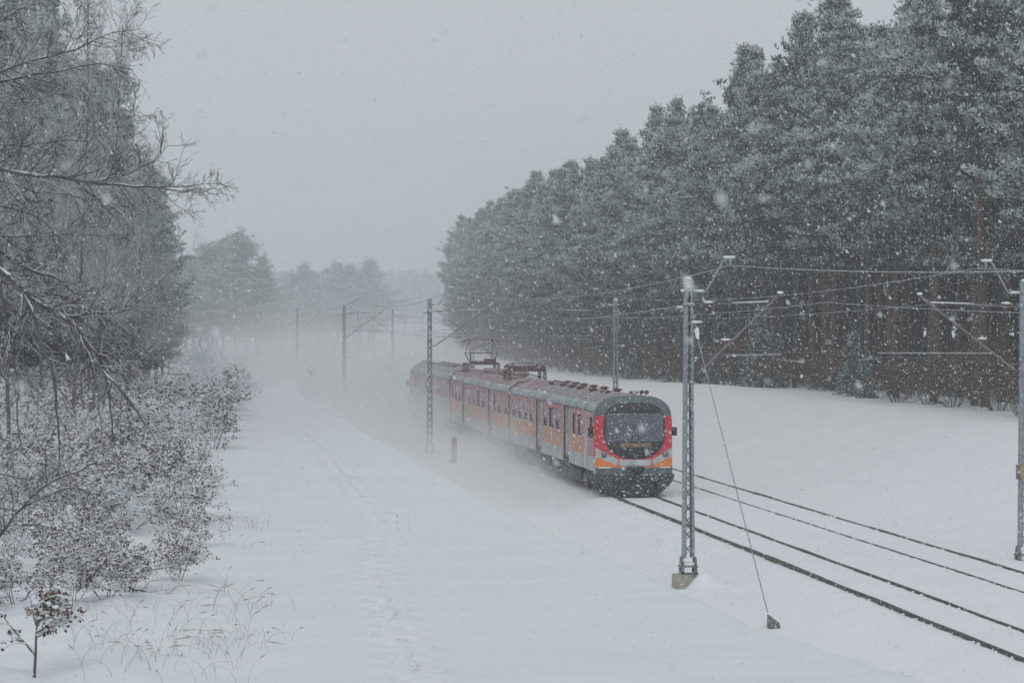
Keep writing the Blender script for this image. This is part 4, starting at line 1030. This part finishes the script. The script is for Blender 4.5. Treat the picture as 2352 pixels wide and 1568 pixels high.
BO = [
    (c7([(-330, 500), (-120, 330), (0, 272), (110, 232), (225, 205), (330, 165), (430, 118), (530, 108)]), 19, 19.5, .026, .004, 1.15, .62, 0),
    (c7([(-330, 520), (-100, 340), (50, 296), (190, 275), (290, 245), (400, 235), (500, 262)]), 19, 20, .022, .004, 1.1, .55, 0),
    (c7([(-330, 700), (-100, 625), (0, 632), (80, 655), (240, 662), (330, 683), (460, 693), (600, 702), (690, 722), (760, 700)]), 19, 18, .030, .005, 1.0, .60, 0),
    (c7([(330, 683), (430, 668), (510, 645), (580, 600), (630, 545)]), 18.6, 18.2, .010, .003, 1.3, .45, 0),
    (c7([(600, 702), (700, 700), (770, 690), (835, 682)]), 18.1, 17.9, .008, .002, 1.5, .32, 0),
    (c7([(-330, 900), (-80, 905), (0, 940), (90, 1010), (160, 1026), (220, 1035), (260, 1080), (300, 1110)]), 19, 20, .030, .006, 1.0, .6, .4),
    (c7([(-330, 920), (-60, 960), (0, 1000), (60, 1080), (160, 1140), (250, 1185), (320, 1270), (350, 1350), (400, 1405), (480, 1490), (540, 1575), (600, 1680)]), 19, 18, .038, .008, .8, .5, .8),
    (c7([(60, 1080), (100, 1110), (130, 1190), (160, 1290), (200, 1390), (215, 1568), (225, 1760)]), 18.7, 18.2, .022, .007, .8, .42, .9),
    (c7([(-330, 760), (-100, 670), (40, 682), (130, 722), (250, 722), (330, 760), (400, 800)]), 19, 20.5, .015, .003, 1.1, .55, .1),
    (c7([(-330, 620), (-100, 540), (0, 540), (100, 546), (200, 530), (370, 520), (420, 482), (520, 420)]), 19, 21, .014, .003, 1.2, .5, 0),
    (c7([(-330, 930), (-100, 880), (100, 886), (200, 884), (300, 878), (440, 880)]), 19, 21.5, .012, .003, 1.2, .5, .1),
    (c7([(250, 1185), (330, 1178), (400, 1168), (470, 1165), (550, 1158)]), 18.5, 18.8, .012, .003, 1.2, .45, .2),
    (c7([(-330, 850), (-120, 740), (0, 760), (100, 792), (180, 832), (230, 900), (260, 960)]), 19, 20, .015, .003, 1.1, .5, .2),
    (c7([(-300, 300), (-100, 100), (0, 90), (60, 40), (130, 20), (240, -30)]), 19, 21, .016, .004, 1.2, .6, 0),
    (c7([(-330, 1010), (-100, 1010), (0, 1055), (110, 1085), (230, 1110), (360, 1130), (450, 1210)]), 19, 20, .016, .003, 1.1, .5, .3),
    (c7([(-330, 450), (-100, 430), (0, 410), (120, 380), (240, 350), (330, 360)]), 19, 22, .014, .003, 1.2, .5, 0),
    (c7([(-200, 1100), (0, 1160), (40, 1260), (90, 1340), (120, 1440), (150, 1568)]), 19, 19, .014, .003, 1.1, .45, .8),
    (c7([(250, 1185), (290, 1230), (340, 1330), (352, 1430), (372, 1520), (380, 1640)]), 18.5, 18.3, .016, .004, .9, .4, .9),
    (c7([(320, 1270), (400, 1370), (408, 1470), (420, 1570), (436, 1720)]), 18.4, 18.2, .016, .004, .9, .4, .9),
    (c7([(0, 1055), (20, 1180), (45, 1300), (70, 1420), (60, 1560), (80, 1700)]), 18.9, 18.6, .020, .004, .9, .4, .9),
    (c7([(230, 1110), (330, 1160), (420, 1200), (500, 1270), (560, 1330), (620, 1400)]), 19.5, 20, .014, .003, 1.0, .4, .5),
    (c6([(-300, 1000), (-60, 760), (0, 690), (120, 530), (240, 400), (350, 350), (440, 320), (520, 275), (590, 245), (700, 268), (790, 315), (870, 370)]), 21, 22, .026, .004, .75, .5, .3),
    (c6([(120, 530), (220, 480), (300, 450), (420, 385), (500, 415), (560, 460), (650, 550), (700, 640), (720, 760)]), 21.3, 22, .012, .003, .8, .42, .6),
    (c6([(-60, 300), (0, 330), (120, 350), (250, 360), (370, 320)]), 21, 22, .010, .003, 1.0, .4, .3),
]
for k, (pts, D0, D1, r0, r1, dens, tw, dr) in enumerate(BO):
    w, s, l = bough_mesh(pts, D0, D1, r0, r1, 500 + k, dens, tw, dr)
    b = w.build('branch', M['wood'], beech)
    s.build('snow_line', M['snowcap'], b, kind='stuff')
    if l.n: l.build('leaves', M['leaf'], b, kind='stuff')

# fallen branches in the thicket
def fallen(pts, D, label):
    w, s, l = bough_mesh(pts, D, D + .6, .022, .006, 900 + int(pts[0][0]), .7, .4, .2)
    t = w.build('fallen_branch', M['wood'], None, label=label, category='fallen branch'); s.build('snow_line', M['snowcap'], t, kind='stuff')
fallen(c6([(700, 965), (800, 915), (880, 900), (1000, 880), (1100, 865), (1195, 845)]), 39.5, 'thick snow-topped dead branch sticking out of the thicket towards the trail')
fallen(c6([(740, 990), (830, 1020), (950, 1050), (1080, 1100), (1240, 1138)]), 38, 'long dead branch sloping down into the grass below the thicket')

# dry grass
mb = MB(); r = np.random.default_rng(11)
def stalk(x, y, h, az, bend):
    z = tz(x, y); P = []
    for k in range(6):
        u = k / 5; P.append((x + math.cos(az) * bend * u * u * h, y + math.sin(az) * bend * u * u * h * .5, z - .03 + h * (u - .45 * bend * u ** 3)))
    mb.tube(P, np.linspace(.0035, .0015, 6), 3, cap=False)
    if r.random() < .45:
        Q = [P[-2], tuple((np.array(P[-1]) + np.array(P[-2])) / 2), P[-1]]; mb.tube(Q, [.003, .010, .002], 4, cap=False)
for k in range(115):
    px_ = r.uniform(150, 580); py_ = r.uniform(1400, 1580) if r.random() < .75 else r.uniform(1330, 1420); D = 4.5 * 5454 / (py_ - 730) ; p = at(px_, py_, D)
    stalk(p.x, p.y, r.uniform(.25, .75), r.choice([0, math.pi]) + r.normal(0, .5), r.uniform(.3, 1.1))
for (px_, py_, n, sp_) in ((560, 1215, 34, .35), (590, 1400, 10, .3), (300, 1500, 18, .4), (490, 1480, 40, .5), (560, 1260, 8, .3)):
    for k in range(n):
        D = 4.5 * 5454 / (py_ - 730); p = at(px_, py_, D); stalk(p.x + r.normal(0, sp_), p.y + r.normal(0, sp_), r.uniform(.15, .5), r.uniform(0, 6.28), r.uniform(.4, 1.2))
for (px_, py_, h) in ((913, 1220, .4), (940, 1222, .42), (1990, 1570, .4), (1984, 1572, .3)):
    D = (4.5 if px_ < 1500 else 5.5) * 5454 / (py_ - 730); p = at(px_, py_, D); stalk(p.x, p.y, h, 2, .08)
mb.build('dry_grass', M['grass'], None, kind='stuff', label='bent dry grass stalks poking through the snow', category='grass')

# ------------------------------------------------------------------ falling snow
def flakes(n, d0, d1, r0, r1, seed, px0=-2200, px1=4600, py0=-1100, py1=2300):
    r = np.random.default_rng(seed)
    D = (r.uniform(d0 ** 3, d1 ** 3, n)) ** (1 / 3.0); x = r.uniform(px0, px1, n); y = r.uniform(py0, py1, n)
    X = (x - 380) * D / 5509; Y = (D - X * math.sin(YAW)) / math.cos(YAW); Z = CAMZ + (730 - y) * D / 5454
    ok = Z > terrain(X, Y, False) + .15; X, Y, Z = X[ok], Y[ok], Z[ok]; n = len(X)
    rad = r.uniform(r0, r1, n) * (1 + .6 * (r.random(n) < .1))
    O = np.array([(1, 0, -.5), (-.5, .87, -.5), (-.5, -.87, -.5), (0, 0, 1.)])
    el = r.uniform(.8, 1.5, n)
    V = O[None] * rad[:, None, None] * r.uniform(.7, 1.3, (n, 4, 1)); V[:, :, 2] *= el[:, None]; V[:, :, 0] += V[:, :, 2] * -.35
    V += np.stack([X, Y, Z], 1)[:, None]
    F = np.array([(0, 1, 3), (1, 2, 3), (2, 0, 3), (0, 2, 1)]); F = (F[None] + (np.arange(n) * 4)[:, None, None]).reshape(-1, 3)
    return V.reshape(-1, 3), F
mb = MB()
mb.add(*flakes(190000, 12, 72, .005, .0095, 21, -350, 2900, -300, 1750))
mb.add(*flakes(6000, 5, 20, .003, .006, 22, -600, 3400, -600, 2200))
mb.add(*flakes(260, 1.6, 5, .003, .0055, 23, -300, 3000, -300, 1900))
mb.build('falling_snow', mat('snowflake', (.85, .88, .9), .9, spec=.1), None, True, kind='stuff', label='snowflakes falling all through the air', category='snowfall')

# ------------------------------------------------------------------ air: haze box and the train's snow plume
def volume_box(name, x0, x1, y0, y1, z0, z1):
    mb = MB(); mb.b2(x0, x1, y0, y1, z0, z1); m = bpy.data.materials.new(name); m.use_nodes = True; t = m.node_tree
    t.nodes.clear(); o = t.nodes.new('ShaderNodeOutputMaterial'); v = t.nodes.new('ShaderNodeVolumePrincipled'); t.links.new(v.outputs[0], o.inputs['Volume'])
    v.inputs['Color'].default_value = (.93, .955, .97, 1); v.inputs['Anisotropy'].default_value = .2
    ob = mb.build(name, m, None, kind='stuff'); return ob, m, v
hz, hm, hv = volume_box('haze', -460, 680, -90, 1530, -2.5, 46)
hv.inputs['Density'].default_value = .0010
sq_, sqm, sqv = volume_box('snow_squall', -450, 670, 205, 1520, -2.4, 45.8)
sqv.inputs['Density'].default_value = .0012
pl_, pm, pv = volume_box('blown_snow', -6, 32, 83, 360, -.2, 11); pv.inputs['Color'].default_value = (.995, .998, 1, 1)
t = pm.node_tree
def N(tp, **kw):
    n = t.nodes.new(tp)
    for k_, v_ in kw.items(): setattr(n, k_, v_)
    return n
def MA(op, a, b=None, c=None, clamp=False):
    n = N('ShaderNodeMath', operation=op); n.use_clamp = clamp
    for i_, v_ in enumerate((a, b, c)):
        if v_ is None: continue
        if isinstance(v_, (int, float)): n.inputs[i_].default_value = v_
        else: t.links.new(v_, n.inputs[i_])
    return n.outputs[0]
tc = N('ShaderNodeTexCoord'); sx = N('ShaderNodeSeparateXYZ'); t.links.new(tc.outputs['Object'], sx.inputs[0])
X_, Y_, Z_ = sx.outputs
def MR(v, a, b, c=0.0, d=1.0, sm=True):
    n = N('ShaderNodeMapRange'); n.interpolation_type = 'SMOOTHSTEP' if sm else 'LINEAR'; t.links.new(v, n.inputs[0])
    for i_, q in enumerate((a, b, c, d)): n.inputs[i_ + 1].default_value = q
    return n.outputs[0]
g_ = MR(Y_, 86, 190, 0, 1, False)
xr = MA('SUBTRACT', X_, MA('MULTIPLY_ADD', g_, -2.0, 15.0))
lat = MA('DIVIDE', xr, MA('MULTIPLY_ADD', g_, 7.4, 2.4))
lat = MA('EXPONENT', MA('MULTIPLY', MA('MULTIPLY', lat, lat), -1.0))
vs = MA('MULTIPLY_ADD', g_, 1.15, .75)
ver = MA('EXPONENT', MA('MULTIPLY', MA('DIVIDE', Z_, vs), -1.0))
nz = N('ShaderNodeTexNoise'); nz.inputs['Scale'].default_value = .22; nz.inputs['Detail'].default_value = 3
mpg = N('ShaderNodeMapping'); mpg.inputs['Scale'].default_value = (1, .45, 1.3); t.links.new(tc.outputs['Object'], mpg.inputs[0]); t.links.new(mpg.outputs[0], nz.inputs['Vector'])
nn = MR(nz.outputs[0], .36, .66, .15, 1.5)
ends = MA('MULTIPLY', MR(Y_, 83.5, 100), MR(Y_, 270, 358, 1, 0)); sides = MA('MULTIPLY', MR(X_, -5.8, 3), MR(X_, 24, 31.5, 1, 0)); tops = MR(Z_, 6.0, 10.8, 1, 0)
den = MA('MULTIPLY', MA('MULTIPLY', MA('MULTIPLY', lat, ver), MA('MULTIPLY', nn, ends)), MA('MULTIPLY', MA('MULTIPLY', sides, tops), MA('MULTIPLY_ADD', g_, -.35, .50)))
t.links.new(den, pv.inputs['Density'])
print('tris', sum(len(o.data.polygons) for o in S.objects if o.type == 'MESH'), 'objs', len(S.objects), 'uniq', sum(len(m.polygons) for m in bpy.data.meshes))
